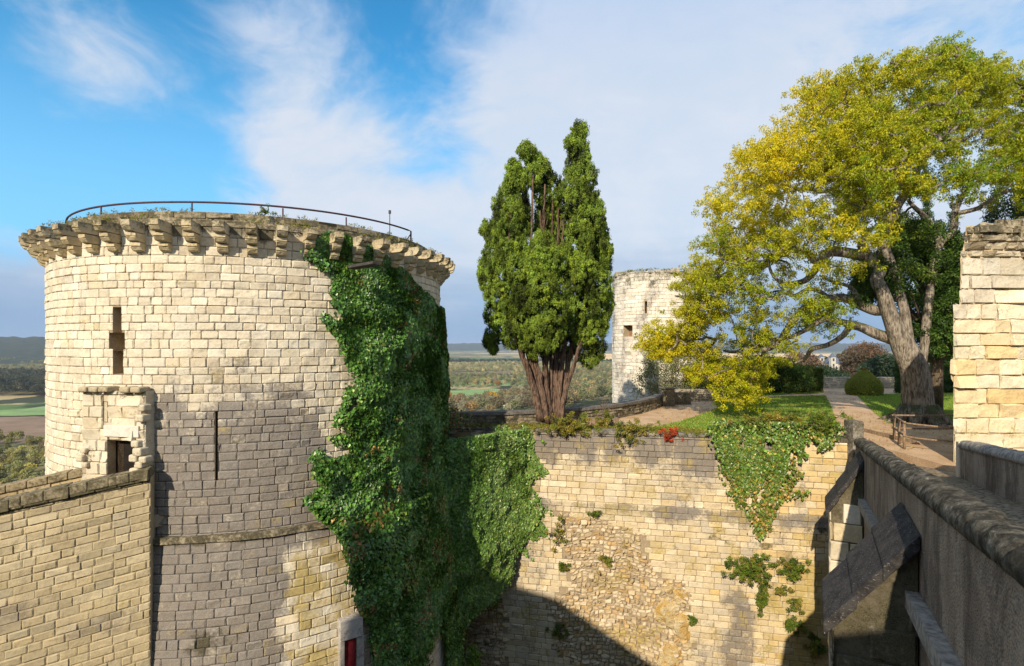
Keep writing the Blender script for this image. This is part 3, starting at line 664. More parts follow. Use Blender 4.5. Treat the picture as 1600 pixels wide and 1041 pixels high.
masonry('ashlar', mwmap, 0, mwu(1336), -14, -3.42, .225, .38, mwcol, mwst, MW, accept=lambda u, v: not in_rub(u, v), rough=.006, gap=.006, seed=31, off=.006, vbr=(-5.975, -6.025), bw=-.04)
rubst = lambda u, v: np.stack([.12+.2*smooth(.5, .7, fbm(u, v, 3)), .12+.45*smooth(.5, .68, fbm(u*1.1, v*1.1, 7)), .25*smooth(.55, .75, fbm(u*1.5, v*1.5, 11))+.3*smooth(mwu(800), mwu(740), u)], 1)
masonry('rubble_core', lambda u, v, w: mwmap(u, v, w+.0), 0, mwu(1090), -14, -6.15, .145, .20, RUBC, rubst, MW, accept=in_rub, rough=.02, joint=.05, gap=.010, seed=32, mat=M_rub, wav=.62, off=.035, bulge=.045, back=False, fac=.6, jx=2.4)
# top slab of the wall + worn rounded capping
m = MB(); u = 0.
while u < mwu(1336)-.1:
    w_ = rs.uniform(.5, 1.1); e = min(u+w_, mwu(1336)); z0, z1 = -3.42, -3.30+rs.uniform(-.03, .04)
    P8 = [(wp0[0]+wd[0]*a+wn[0]*o_, wp0[1]+wd[1]*a+wn[1]*o_, z) for z in (z0, z1) for a, o_ in ((u+.01, .03), (e-.01, .03), (e-.01, -.7), (u+.01, -.7))]
    m.hexa(P8, np.array((.42, .38, .32))*rs.uniform(.8, 1.15)); u = e
bevel(m.build('capping', M_stone, MW, st=np.array([.55, .05, .45])), .035, 3)
# ochre bedrock outcrop in the breach (lumpy)
def lump(name, cx, cy, cz, rx, ry, rz, seed, mat, parent, col, st, n=40, amp=.35):
    V = []; 
    th = np.linspace(0, pi, n); ph = np.linspace(0, 2*pi, 2*n, endpoint=False); TH, PH = np.meshgrid(th, ph)
    x, y, z = np.sin(TH)*np.cos(PH), np.sin(TH)*np.sin(PH), np.cos(TH)
    k = 1+amp*(fbm(x*1.7+seed, y*1.7, z*1.7, 5)-.5)*2
    V = np.stack([cx+x*k*rx, cy+y*k*ry, cz+z*k*rz], 2).reshape(-1, 3); Q = []
    for i in range(2*n):
        for j in range(n-1): a = i*n+j; b2 = ((i+1) % (2*n))*n+j; Q.append((a, b2, b2+1, a+1))
    return mesh(name, V, [np.array(Q)], mat, None, parent, True, np.array(col), np.array(st))
M_ochre, b, o_ = newmat('ochre_bedrock'); p = pos(); na = noise(p, 2.2, 8, .62, .8); nb = noise(p, 11, 7, .7)
cc = mix(mapr(na, .40, .62), (.50, .32, .10), (.60, .49, .29)); cc = mix(mapr(nb, .5, .72), cc, (.36, .20, .06)); cc = mix(mapr(noise(p, 1.3, 5, .6), .55, .66), cc, (.62, .55, .40)); L(cc, b.inputs['Base Color']); bump(b, mth('ADD', na, mth('MULTIPLY', nb, .4)), 1, .16)
for k, (px, py, rx, ry, q) in enumerate([(1050, 962, .58, .62, 1), (1044, 926, .20, .34, 5), (1068, 985, .42, .55, 9), (1054, 1038, .60, .72, 13), (1064, 935, .26, .30, 17)]):
    q3 = mwmap(np.array([mwu(px)]), np.array([(HY-py)/F*20.0]), np.array([-.06]))[0]
    lump('bedrock', q3[0], q3[1], q3[2], rx, .13, ry, q, M_ochre, MW, (.5, .4, .2), (0, 0, 0), amp=.55)
# pillar at the right end of the wall
m = MB(); c = P(1339, 657, 18.9); m.box(c[0]-.22, c[0]+.16, 18.75, 19.3, -6.0, -2.62, col=(.36, .33, .27)); 
tag(bevel(m.build('stone_pillar', M_stone, st=np.array([.55, .05, .5])), .03), 'short dark stone pillar where the wall meets the bridge', 'pillar')

# ================================================================ TERRACE
par = [(-3.2, 21.9), (-2.4, 22.15), (-.6, 22.45), (.8, 22.8), (2.8, 23.7), (4.7, 25.1), (6.3, 26.9), (7.7, 29.0), (8.5, 30.6)]
poly = [(-3.2, 22.85), (11.9, 19.5), (12.35, 19.0), (12.3, 15.4), (13.4, 14.8), (60, 14.8), (62, 44.5), (24, 44.5), (13, 44.), (12.2, 34.2), (10.0, 33.6)]+[(x-.1, y+.2) for x, y in par[::-1]]
def gravel(name, c1, c2, c3):
    m, b, o = newmat(name); p = pos(); n_ = noise(p, 1.1, 6, .6); n2_ = noise(p, 45, 3, .6); v = N('ShaderNodeTexVoronoi'); L(p, v.inputs[0]); v.inputs['Scale'].default_value = 14
    base = mix(mapr(n_, .35, .65), c1, c2); base = mix(mapr(n2_, .35, .65), vm(base, .72), vm(base, 1.2))
    leafs = mth('MULTIPLY', mth('LESS_THAN', v.outputs['Distance'], .17), mapr(noise(p, .8, 3), .42, .56))
    base = mix(mth('MULTIPLY', leafs, .8), base, c3); L(base, b.inputs['Base Color']); bump(b, mth('ADD', n2_, mth('MULTIPLY', leafs, .5)), .6, .02); return m
M_grav = gravel('gravel_path', (.50, .33, .19), (.62, .44, .28), (.36, .15, .04))
V = [(x, y, -3.4) for x, y in poly]+[(x, y, -16) for x, y in poly]; n = len(poly)
me = bpy.data.meshes.new('terrace'); me.from_pydata(V, [], [list(range(n))]+[[i, (i+1) % n, (i+1) % n+n, i+n] for i in range(n)]); me.materials.append(M_grav); me.update()
to = bpy.data.objects.new('terrace', me); COL.objects.link(to); tag(to, kind='structure')
M_lawn, b, o_ = newmat('lawn_grass'); p = pos(); na = noise(p, .7, 6, .6); nb = noise(p, 9, 7, .7); nc = noise(p, 60, 3, .7)
cc = mix(mapr(na, .35, .65), (.17, .30, .035), (.28, .37, .06)); cc = mix(mapr(nb, .3, .75), vm(cc, .75), vm(cc, 1.25)); cc = mix(mapr(nc, .6, .8), cc, (.30, .24, .06)); L(cc, b.inputs['Base Color']); bump(b, mth('ADD', nb, nc), 1, .05)
lawns = [[(1015, 669), (1060, 660), (1105, 645), (1122, 637), (1112, 629), (1160, 624.5), (1220, 620), (1290, 618.5), (1299, 636), (1312, 674), (1240, 676), (1100, 674), (1015, 672)],
         [(1338, 617.5), (1400, 616), (1500, 614.5), (1580, 614), (1580, 662), (1480, 661), (1388, 662), (1366, 645)],
         [(1164, 620), (1170, 612.5), (1285, 610.5), (1287, 614), (1225, 617)]]
for k, pl in enumerate(lawns):
    gp = [G(a, b_) for a, b_ in pl]; sheet('lawn', gp, -3.385+.0*k, M_lawn)
    # grass blades
    gp_ = np.array(gp); n = [26000, 26000, 5000][k]; xs = rs.uniform(gp_[:, 0].min(), gp_[:, 0].max(), n*2); ys = rs.uniform(gp_[:, 1].min(), gp_[:, 1].max(), n*2)
    ok = inpoly(xs, ys, gp); xs, ys = xs[ok][:n], ys[ok][:n]; n = len(xs)
    pc = np.stack([xs, ys, np.full(n, -3.385)], 1); c = np.array((.21, .33, .045))*rs.uniform(.6, 1.4, (n, 1)); c = np.where(rs.rand(n, 1) < .12, np.array([[.32, .24, .05]]), c)
    a_ = rs.uniform(0, 6.28, n); dx = np.stack([np.cos(a_), np.sin(a_), 0*a_], 1)*.022; h = rs.uniform(.04, .09, n)
    V = np.stack([pc-dx, pc+dx, pc+np.stack([rs.normal(0, .03, n), rs.normal(0, .03, n), h], 1)], 1).reshape(-1, 3)
    o = mesh('grass', V, [np.arange(3*n).reshape(-1, 3)], M_leaf, None, None, False, np.repeat(c, 3, 0)); tag(o, ['short mown grass of the lawn left of the path', 'short mown grass around the old oak', 'strip of grass under the dark hedge'][k], 'grass', kind='stuff')

# parapet behind the cypress (curved), along the cliff
def arc_resample(pts, step):
    pts = np.array(pts, float); s = np.concatenate([[0], np.cumsum(np.linalg.norm(np.diff(pts, axis=0), axis=1))]); t = np.arange(0, s[-1], step)
    return np.stack([np.interp(t, s, pts[:, 0]), np.interp(t, s, pts[:, 1])], 1), s[-1]
prs, plen = arc_resample(par, .05)
def parmap(u, v, w):
    i = np.clip(np.asarray(u)/.05, 0, len(prs)-1.001); k = i.astype(int); f = (i-k)[:, None]; q = prs[k]*(1-f)+prs[np.minimum(k+1, len(prs)-1)]*f
    t = prs[np.minimum(k+3, len(prs)-1)]-prs[np.maximum(k-3, 0)]; t /= np.linalg.norm(t, axis=1, keepdims=True); nn_ = np.stack([t[:, 1], -t[:, 0]], 1)
    q = q+nn_*w[:, None]; return np.stack([q[:, 0], q[:, 1], v], 1)
Pw = empty('boundary_wall', (2, 23.5, -3.4)); tag(Pw, 'low curved dark boundary wall behind the cypress', 'wall')
masonry('wall_face', parmap, 0, plen-.1, -3.45, -2.86, .15, .32, palette([(.34, .28, .20), (.28, .24, .18), (.42, .36, .26)], [3, 2, 1]), lambda u, v: np.stack([.35+0*u, .1+0*u, .45+.2*fbm(u*2, v*3)], 1), Pw, rough=.02, seed=41)
def strip(name, mapf, u0, u1, v0, v1, w0, w1, mat, parent, col, st, n=80, jit=.0):
    us = np.linspace(u0, u1, n); V = []
    for v, w in ((v0, w0), (v0, w1), (v1+.0, w1), (v1, w0)): V.append(mapf(us, np.full(n, v), np.full(n, w))+rs.uniform(-jit, jit, (n, 3)))
    V = np.stack(V, 1).reshape(-1, 3); Q = [(4*i+a, 4*i+(a+1) % 4, 4*i+4+(a+1) % 4, 4*i+4+a) for i in range(n-1) for a in range(4)]+[(3, 2, 1, 0), (4*n-4, 4*n-3, 4*n-2, 4*n-1)]
    return mesh(name, V, [np.array(Q)], mat, None, parent, False, np.array(col), np.array(st))
strip('coping', parmap, 0, plen-.1, -2.86, -2.73, .06, -.42, M_stone, Pw, (.20, .185, .165), (.5, 0, .35), jit=.012)
strip('core', parmap, 0, plen-.1, -3.6, -2.865, -.03, -.38, M_stone, Pw, (.3, .26, .2), (.4, 0, .4))
def flatmap(x0, y0, x1, y1):
    a = np.array([x0, y0]); l = np.hypot(x1-x0, y1-y0); t = np.array([x1-x0, y1-y0])/l; n_ = np.array([t[1], -t[0]])
    return (lambda u, v, w: np.stack([a[0]+t[0]*u+n_[0]*w, a[1]+t[1]*u+n_[1]*w, v], 1)), l
# pier & low sunlit wall to its right
f_, l_ = flatmap(10.0, 33.2, 14.0, 33.2); Lw = empty('low_wall', (11, 33.2, -3.4)); tag(Lw, 'low rubble wall at the end of the gravel path left of the lawn', 'wall')
masonry('wall_face', f_, 0, l_, -3.42, -2.72, .14, .25, palette([(.50, .43, .33), (.42, .36, .28)], [2, 1]), lambda u, v: np.stack([.3+0*u, .1+0*u, .4*smooth(-2.95, -2.75, v)], 1), Lw, rough=.02, seed=43)
strip('core', f_, 0, l_, -3.5, -2.7, -.03, -.45, M_stone, Lw, (.42, .36, .28), (.3, 0, .3), 12, .02)
m = MB(); x, y = 8.75, 30.7; m.box(x-.35, x+.35, y-.3, y+.3, -3.5, -2.45, col=(.33, .28, .21), jit=.03); m.box(x-.4, x+.4, y-.35, y+.35, -2.449, -2.36, col=(.25, .22, .18), jit=.02)
m.box(x+.2, x+1.6, y+.6, y+1.0, -3.5, -2.7, col=(.33, .28, .21), jit=.03)
tag(bevel(m.build('stone_pier', M_stone, st=np.array([.35, .1, .4])), .03), 'squat stone pier at the right end of the curved wall', 'pier')
# far low wall behind the topiary
f_, l_ = flatmap(24.3, 43.2, 50, 43.2); Lw = empty('garden_wall', (30, 43.2, -3.4)); tag(Lw, 'pale rubble garden wall behind the clipped yew at the far end of the lawn', 'wall')
masonry('wall_face', f_, 0, l_, -3.42, -2.55, .16, .30, palette([(.55, .49, .38), (.48, .41, .31), (.6, .55, .45)], [2, 1, 1]), lambda u, v: np.stack([.25+.3*fbm(u*.6, v), .1+0*u, .35*smooth(-2.9, -2.6, v)], 1), Lw, rough=.02, seed=44)
strip('core', f_, 0, l_, -3.5, -2.53, -.03, -.45, M_stone, Lw, (.5, .44, .34), (.3, 0, .3), 30, .02)
m = MB(); 
# wooden planter boxes
for k, (px0, px1) in enumerate([(916, 939), (941, 967)]):
    d = 22.2; x0, x1 = (px0-HX)/F*d, (px1-HX)/F*d; e = empty('planter_box', ((x0+x1)/2, d, -3.4)); m = MB()
    for q in range(5):
        w = (x1-x0)/5; m.box(x0+w*q+.004, x0+w*(q+1)-.004, d, d+.03, -3.4, -3.04, col=(.42, .36, .27))
    m.box(x0, x0+.03, d+.031, d+.5, -3.4, -3.04); m.box(x1-.03, x1, d+.031, d+.5, -3.4, -3.04); m.box(x0+.031, x1-.031, d+.47, d+.5, -3.4, -3.04); m.build('side_boards', M_wood, e)
    MB().box(x0-.02, x1+.02, d-.02, d+.52, -3.035, -2.99).build('lid', M_wood, e)
    tag(e, ['left one of two low wooden boxes right of the cypress', 'right one of two low wooden boxes, the one topped by a twiggy plant'][k], 'box', 'wooden boxes beside the cypress')

# ================================================================ BRIDGE
bd = np.array([.484, .875]); bn = np.array([-.875, .484]); bs = -.118
BO = np.array([1.38, 0.])                # outer face foot of the left parapet: x = 1.38 + .553*y
def brmap(u, v, w):                      # u = y depth, w outward (left), v above sloping datum  z = -.118*y + v
    return np.stack([BO[0]+.553*u+bn[0]*w, u+bn[1]*w, v+bs*u], 1)
M_cop2 = plain('grey_coping', (.22, .195, .165), .9, .35, 9, .03)
BR = empty('stone_bridge', (9, 12, -14)); tag(BR, 'narrow stone footbridge with thick lichened coping and sloping buttress caps', 'bridge')
M_render, b, o_ = newmat('pebbled_render'); p = pos(); na = noise(vmth('MULTIPLY', p, (1, 1, .35)), 1.6, 7, .65); nb = noise(p, 30, 5, .7); vo = N('ShaderNodeTexVoronoi'); L(p, vo.inputs[0]); vo.inputs['Scale'].default_value = 38
cc = mix(mapr(na, .35, .65), (.40, .29, .195), (.60, .46, .33)); cc = mix(mapr(nb, .52, .66), cc, (.17, .135, .10)); cc = mix(mapr(mth('ADD', nb, mth('MULTIPLY', vo.outputs['Distance'], -.4)), .36, .46), cc, (.46, .42, .38)); cc = mix(mth('MULTIPLY', mapr(noise(p, 2.2, 6, .7), .6, .7), .6), cc, (.5, .48, .45)); str_ = noise(vmth('ADD', vmth('MULTIPLY', p, (1.1, 1.1, .2)), vmth('MULTIPLY', noise(p, 1.1, 3, .5, 0, 1), (.8, .8, .8))), 1.6, 8, .74); cc = mix(mth('MULTIPLY', mapr(str_, .44, .62), .72), cc, (.115, .085, .062)); cc = mix(mth('MULTIPLY', mapr(noise(p, .9, 6, .7), .50, .64), .5), cc, (.20, .155, .12)); L(cc, b.inputs['Base Color']); bump(b, mth('ADD', nb, vo.outputs['Distance']), 1, .05)
def blk(m, u0, u1, v0, v1, w0, w1, c, abs_z0=None, n=1):
    us = np.linspace(u0, u1, n+1)
    for a, b_ in zip(us[:-1], us[1:]):
        pts = []
        for v in (v0, v1):
            for u, w in ((a, w0), (b_, w0), (b_, w1), (a, w1)):
                q = brmap(np.array([u]), np.array([v]), np.array([w]))[0]
                if v == v0 and abs_z0 is not None: q[2] = abs_z0
                pts.append(q)
        m.hexa(pts, c)
m = MB(); blk(m, 1.2, 17.9, 0, -1.17, -.02, -.34, (.3, .25, .2), -14, 20); m.build('left_parapet', M_render, BR)
# rounded coping, eroded
def coping(name, wc, hw, hh, zc, u0, u1, seed, mat, n=420):
    us = np.linspace(u0, u1, n); prof = [(-hw*.96, -hh), (-hw*1.03, -hh*.5), (-hw*1.0, .05*hh), (-hw*.82, .55*hh), (-hw*.55, .85*hh), (-hw*.2, .97*hh), (hw*.15, 1.*hh), (hw*.55, .86*hh), (hw*.84, .5*hh), (hw*1.0, 0.*hh), (hw*1.03, -.5*hh), (hw*.96, -hh)]
    k = len(prof); V = []
    for u in us:
        for j, (w, v) in enumerate(prof):
            er = .035*(fbm(u*1.3, j*.25+seed, seed)-.5)*2+.030*(fbm(u*9, w*16, v*16+seed)-.5)*2.6
            jt = -.05*np.exp(-(((u*.9+.13*sin(u*1.7)) % 1)-.5)**2*1500)
            q = brmap(np.array([u]), np.array([zc+v+(er+jt if 0 < j < k-1 else 0)]), np.array([wc+w*(1+er*1.2)]))[0]; V.append(q)
    Q = [(i*k+j, i*k+j+1, (i+1)*k+j+1, (i+1)*k+j) for i in range(n-1) for j in range(k-1)]+[(i*k+k-1, i*k, (i+1)*k, (i+1)*k+k-1) for i in range(n-1)]
    cc_ = []
    me = mesh(name, np.array(V), [np.array(Q)], mat, None, BR, True)
    m2 = me.data; 
    import bmesh
    bm = bmesh.new(); bm.from_mesh(m2); bmesh.ops.holes_fill(bm, edges=bm.edges, sides=20); bmesh.ops.recalc_face_normals(bm, faces=bm.faces); bm.to_mesh(m2); bm.free(); return me
M_cop, b, o_ = newmat('lichened_coping'); p = pos(); na = noise(p, 5.5, 9, .74); nb = noise(p, 26, 7, .75); nc = noise(p, 1.3, 4, .6)
cc = mix(mapr(na, .40, .60), (.036, .031, .022), (.19, .168, .125)); cc = mix(mapr(mth('ADD', mth('MULTIPLY', na, .5), mth('MULTIPLY', nb, .5)), .53, .62), cc, (.42, .39, .33)); cc = mix(mth('MULTIPLY', mapr(nc, .5, .62), .5), cc, (.05, .042, .03)); cc = mix(mapr(nb, .58, .7), cc, (.03, .027, .02)); L(cc, b.inputs['Base Color']); bump(b, mth('ADD', na, mth('MULTIPLY', nb, .8)), 1, .05)
coping('left_coping', -.18, .20, .120, -1.03, 1.2, 17.95, 2., M_cop)
m = MB(); blk(m, -1.5, 18.5, -1.95, -1.61, -.345, -2.50, (.3, .25, .2), None, 20); 
M_deck, b, o_ = newmat('cobbled_deck'); p = pos(); vo = N('ShaderNodeTexVoronoi', feature='DISTANCE_TO_EDGE'); L(vmth('MULTIPLY', p, (4.5, 11, 0)), vo.inputs[0]); vo.inputs['Scale'].default_value = 1.; nb = noise(p, 12, 6, .7)
cc = mix(mapr(nb, .3, .7), (.26, .19, .12), (.46, .37, .26)); cc = mix(mapr(vo.outputs[0], .0, .12, 1, 0), cc, (.10, .085, .05)); L(cc, b.inputs['Base Color']); bump(b, mth('ADD', mapr(vo.outputs[0], 0, .2), mth('MULTIPLY', nb, .5)), 1, .04)
m.build('deck', M_deck, BR)
# right parapet
wr = -2.08
m = MB(); blk(m, -1.5, 14.85, 0, -.86, wr, wr-.34, (.3, .25, .2), -14, 18); m.build('right_parapet', M_render, BR)
coping('right_coping', wr-.17, .21, .10, -.76, -1.5, 14.95, 5., M_cop2)
m = MB(); blk(m, 14.86, 15.12, -2.2, -.70, wr+.04, wr-.38, (.62, .53, .40)); bevel(m.build('end_pillar', M_stone, BR, st=np.array([.15, .2, .1])), .02)
m = MB(); blk(m, 1.2, 7.15, -2.62, -2.40, .14, -.018, (.28, .23, .18), None, 1); m.build('ledge', M_cop2, BR); m = MB(); blk(m, 8.75, 14.6, -2.62, -2.40, .14, -.018, (.28, .23, .18), None, 1); m.build('ledge', M_cop2, BR)
# buttresses with sloping slate caps
M_slate, b, o_ = newmat('dark_cap_stone'); p = pos(); na = noise(vmth('MULTIPLY', p, (1, 1, 1)), 5, 8, .7); nb = noise(vmth('MULTIPLY', p, (3, 14, 14)), 3, 6, .7)
cc = mix(mapr(na, .35, .65), (.028, .025, .026), (.070, .064, .060)); cc = mix(mth('MULTIPLY', mapr(nb, .58, .7), .8), cc, (.36, .34, .31)); cc = mix(mapr(noise(p, 40, 3), .68, .74), cc, (.6, .6, .58)); L(cc, b.inputs['Base Color']); bump(b, mth('ADD', na, nb), 1, .03)
def buttress(y0, y1, wproj, zin, drop, tone, stt, nm):
    pal = palette(tone, [1]*len(tone)); e = BR
    # body: front (near) face = plane at u=y0
    fr = brmap(np.array([y0, y0, y1, y1]), np.zeros(4), np.array([0, wproj-.03, wproj-.03, 0])); 
    def bz(wf): return zin-.14-drop*wf/wproj
    def fm(u, v, w):       # u from 0 (outer) to wproj (bridge)
        q = brmap(np.full(len(u), y0), np.zeros(len(u)), wproj-.03-u); q[:, 2] = v; q[:, :2] -= bd*w[:, None]; return q
    masonry('buttress_face', fm, 0, wproj-.03, -14, zin-.15, .50, .62, pal, stt, e, accept=lambda u, v: v+.30 < bz(min(wproj-.03-u+.32, wproj)), rough=.012, gap=.014, seed=51, joint=.03, back=False)
    c = (.3, .25, .18); pts = []
    for zf_ in (lambda w: -14., lambda w: bz(w)+.05):
        for (u, w) in ((y0+.045, .0), (y0+.045, wproj-.06), (y1, wproj-.06), (y1, .0)):
            q = brmap(np.array([u]), np.array([0.]), np.array([w]))[0]; q[2] = zf_(w); pts.append(q)
    m = MB(); m.hexa(pts, np.array(tone[0])*.35); m.build('buttress_core', M_stone, e, st=np.array([.3, .1, .62]))
    def sm(u, v, w):       # outer side face
        q = brmap(y1-u, np.zeros(len(u)), wproj-.05+w); q[:, 2] = v; return q
    masonry('buttress_side', sm, 0, y1-y0, -14, zin-drop-.16, .5, .6, pal, stt, e, rough=.012, gap=.014, seed=52, joint=.03, back=False)
    # caps: three staggered slabs
    m = MB()
    for k in range(3):
        a, b_ = k/3.*wproj-.002, (k+1)/3.*wproj+.05; ys, ye = y0-.10+.04*(k % 2), y1+.08-.07*k; th = .20; lift = .035*(3-k)
        P8 = []
        for dz_ in (-.0, th):
            for (u, w) in ((ys, a), (ys, b_), (ye, b_), (ye, a)):
                q = brmap(np.array([u]), np.array([0.]), np.array([w]))[0]; q[2] = zin-drop*w/wproj-.10+dz_+lift-.13; P8.append(q)
        m.hexa(P8, (.1, .1, .1))
    bevel(m.build('buttress_cap', M_slate, e), .012)
DK = [(.46, .39, .29), (.36, .31, .24), (.54, .46, .33), (.30, .27, .22)]
buttress(7.1, 8.45, 1.03, -2.52, 1.25, DK, lambda u, v: np.stack([.35+0*u, .1+0*u, .62*smooth(-5.2, -3.2, v+.8*fbm(u*2, v*2))+.35*smooth(.4, .6, fbm(u*3, v*2, 4))], 1), 'near')
LT = [(.66, .55, .36), (.72, .63, .48), (.60, .48, .28), (.74, .68, .57)]
buttress(14.9, 16.1, .84, -3.2, 1.30, LT, lambda u, v: np.stack([.1+0*u, .25+0*u, .35*smooth(-4.6, -3.6, v)], 1), 'far')

# ================================================================ RUINED WALL (right)
RW = empty('ruined_wall', (15, 15.9, -3.4)); tag(RW, 'tall ruined wall of large honey coloured blocks with a broken top at the right edge', 'wall')
yR = 15.75
def rwleft(v): return (np.interp(v, [-3.5, -1.05, -1.0, -.45, -.44, 1.1, 1.12, 2.3, 2.5, 3.0, 3.6, 4.2], [12.83, 12.83, 12.76, 12.72, 12.82, 12.82, 13.0, 13.04, 13.02, 13.15, 13.22, 13.6]))
def rwmap(u, v, w): return np.stack([u, yR+.12*(u-12.8)*0-w, v], 1)
def rwtop(u): return 3.50+.14*np.sin(u*2.1)+.5*(fbm(u*2.4, 2.)-.5)+.15*smooth(13.2, 14.5, u)
rwst = lambda u, v: np.stack([.10+.35*smooth(1.2, 2.6, v)*fbm(u, v, 4)*1.4, .10+.3*smooth(.5, .7, fbm(u*1.2, v*1.2, 3))*smooth(1.5, 0, v), .62*smooth(2.5, 3.3, v+.6*(fbm(u*2, v*2)-.5))+.25*smooth(.62, .75, fbm(u*2, v*3, 8))], 1)
def ruincol(u, v, R):
    a = RUIN(u, v, R); b_ = palette([(.66, .58, .45), (.60, .52, .38), (.72, .66, .54)], [2, 1, 1])(u, v, R); c_ = palette([(.74, .56, .30), (.70, .50, .23), (.76, .62, .38)], [2, 1, 2])(u, v, R)
    k = R.rand(len(u), 1); a = np.where(k < (.75*smooth(.2, 2.2, v))[:, None], b_, a); k = R.rand(len(u), 1); return np.where(k < (.42*smooth(.2, -1.8, v))[:, None], c_, a)
masonry('wall_face', rwmap, 12.7, 20, -3.45, 2.55, .42, .66, ruincol, rwst, RW, rowlim=lambda v, a, b_: (float(rwleft(v)), b_), rough=.022, gap=.013, jx=2.6, fac=.25, mat=M_rub, joint=.05, seed=61, back=False, off=.025)
masonry('broken_top', rwmap, 13.0, 20, 2.55, 4.1, .24, .40, palette([(.55, .45, .30), (.60, .52, .38), (.44, .36, .25)], [2, 2, 1]), rwst, RW, rowlim=lambda v, a, b_: (float(rwleft(v)), b_), accept=lambda u, v: v < rwtop(u)-.02, rough=.05, gap=.014, joint=.09, seed=62, back=False, off=.07, mat=M_rub, bulge=.06, jx=2.5, fac=.4)
V = []; zs = np.arange(-3.6, 3.55, .12)
for z in zs:
    l = float(rwleft(z))+.015; s_ = .9
    V += [(l, yR+.075, z), (20, yR+.075, z), (22, yR+1.8, z), (l+1.75, yR+1.8, z)]
Q = [(4*i+a, 4*i+(a+1) % 4, 4*i+4+(a+1) % 4, 4*i+4+a) for i in range(len(zs)-1) for a in range(4)]+[(4*len(zs)-4, 4*len(zs)-3, 4*len(zs)-2, 4*len(zs)-1)]
mesh('core', np.array(V), [np.array(Q)], M_stone, None, RW, False, np.array([.60, .48, .30]), np.array([.05, .15, .1]))
m = MB()
for k in range(190):
    y = yR+rs.uniform(-.02, .9); x = rs.uniform(13.25, 20)+1.0*(y-yR); s_ = rs.uniform(.07, .20); zt_ = float(rwtop(x))-.15+rs.uniform(-.15, .15)
    m.box(x-s_*1.2, x+s_*1.2, y-.08, y+s_*1.5, zt_-s_, zt_+s_*.7, col=np.array((.5, .42, .29))*rs.uniform(.7, 1.1), jit=.075)
bevel(m.build('loose_stones', M_rub, RW, st=np.array([.3, .1, .5])), .05, 2)

# ================================================================ FAR ROUND TOWER
C1 = np.array([11.0, 42.0]); R1 = 3.22
def t2map(u, v, w): r = R1+w; return np.stack([C1[0]+r*np.sin(u), C1[1]-r*np.cos(u), v], 1)
T2 = empty('round_tower', (C1[0], C1[1], -18)); tag(T2, 'smaller pale round tower standing behind the yellow oak branches', 'tower')
def a2(px): 
    k = (px-HX)/F; a = 1+k*k; b_ = -2*(k*C1[0]+C1[1]); c = C1@C1-R1*R1; d = (-b_-sqrt(max(b_*b_-4*a*c, 0)))/(2*a); return math.atan2(k*d-C1[0], C1[1]-d)
z2 = lambda py: (HY-py)/F*39.2
t2st = lambda u, v: np.stack([.16+.35*smooth(.52, .7, fbm(u*4, v*.5, 2)), .06+.2*smooth(.55, .7, fbm(u*5, v, 7)), .55*smooth(3.6, 5.3, v+1.3*(fbm(u*4, v*1.3, 3)-.5))+.3*smooth(.62, .75, fbm(u*9, v*.7, 9))], 1)
masonry('wall', t2map, -1.7, 1.5, -8, 5.35, .27, .42, WHITE, t2st, T2, holes=[(a2(1007.5), a2(1011), z2(489), z2(471)), (a2(974), a2(988), z2(527), z2(507))], rough=.012, seed=71, uscale=R1, bu=40, hole_d=.6, hmat=plain('opening_shade', (.22, .13, .07)))
m = MB(); us = np.linspace(0, 2*pi, 60); V = []
for u in us:
    uw = (u+pi) % (2*pi)-pi; ro = R1-.65 if -1.6 < uw < 1.4 else R1-.05
    for r, z in ((ro, -18), (ro, 5.3+.22*(fbm(u*5, 1.)-.5)), (R1-.9, 5.25+.2*(fbm(u*5, 4.)-.5)), (R1-.9, 4.0)): V.append((C1[0]+r*sin(u), C1[1]-r*cos(u), z))
m.add(V, [(4*i+a, 4*i+a+1, 4*i+5+a, 4*i+4+a) for i in range(59) for a in range(3)], (.6, .55, .46)); m.build('wall_core', M_stone, T2, st=np.array([.25, .05, .35]))
m = MB()
for k in range(70):
    u = rs.uniform(-pi, pi); r = R1-rs.uniform(-.03, .5); x, y = C1[0]+r*sin(u), C1[1]-r*cos(u); s_ = rs.uniform(.08, .22)
    m.box(x-s_*1.3, x+s_*1.3, y-s_, y+s_, 5.15, 5.32+s_*.7+.1*sin(u*3), col=np.array((.5, .44, .34))*rs.uniform(.8, 1.1), jit=.04)
bevel(m.build('broken_rim', M_rub, T2, st=np.array([.3, .05, .45])), .04)
bx = MB(); u = a2(1059); q = t2map(np.array([u]), np.array([4.3]), np.array([.06]))[0]; bx.box(q[0]-.28, q[0]+.28, q[1]-.15, q[1]+.35, 3.55, 4.95, col=(.7, .66, .6)); bevel(bx.build('buttress_stub', M_stone, T2, st=np.array([.2, 0, .2])), .05)

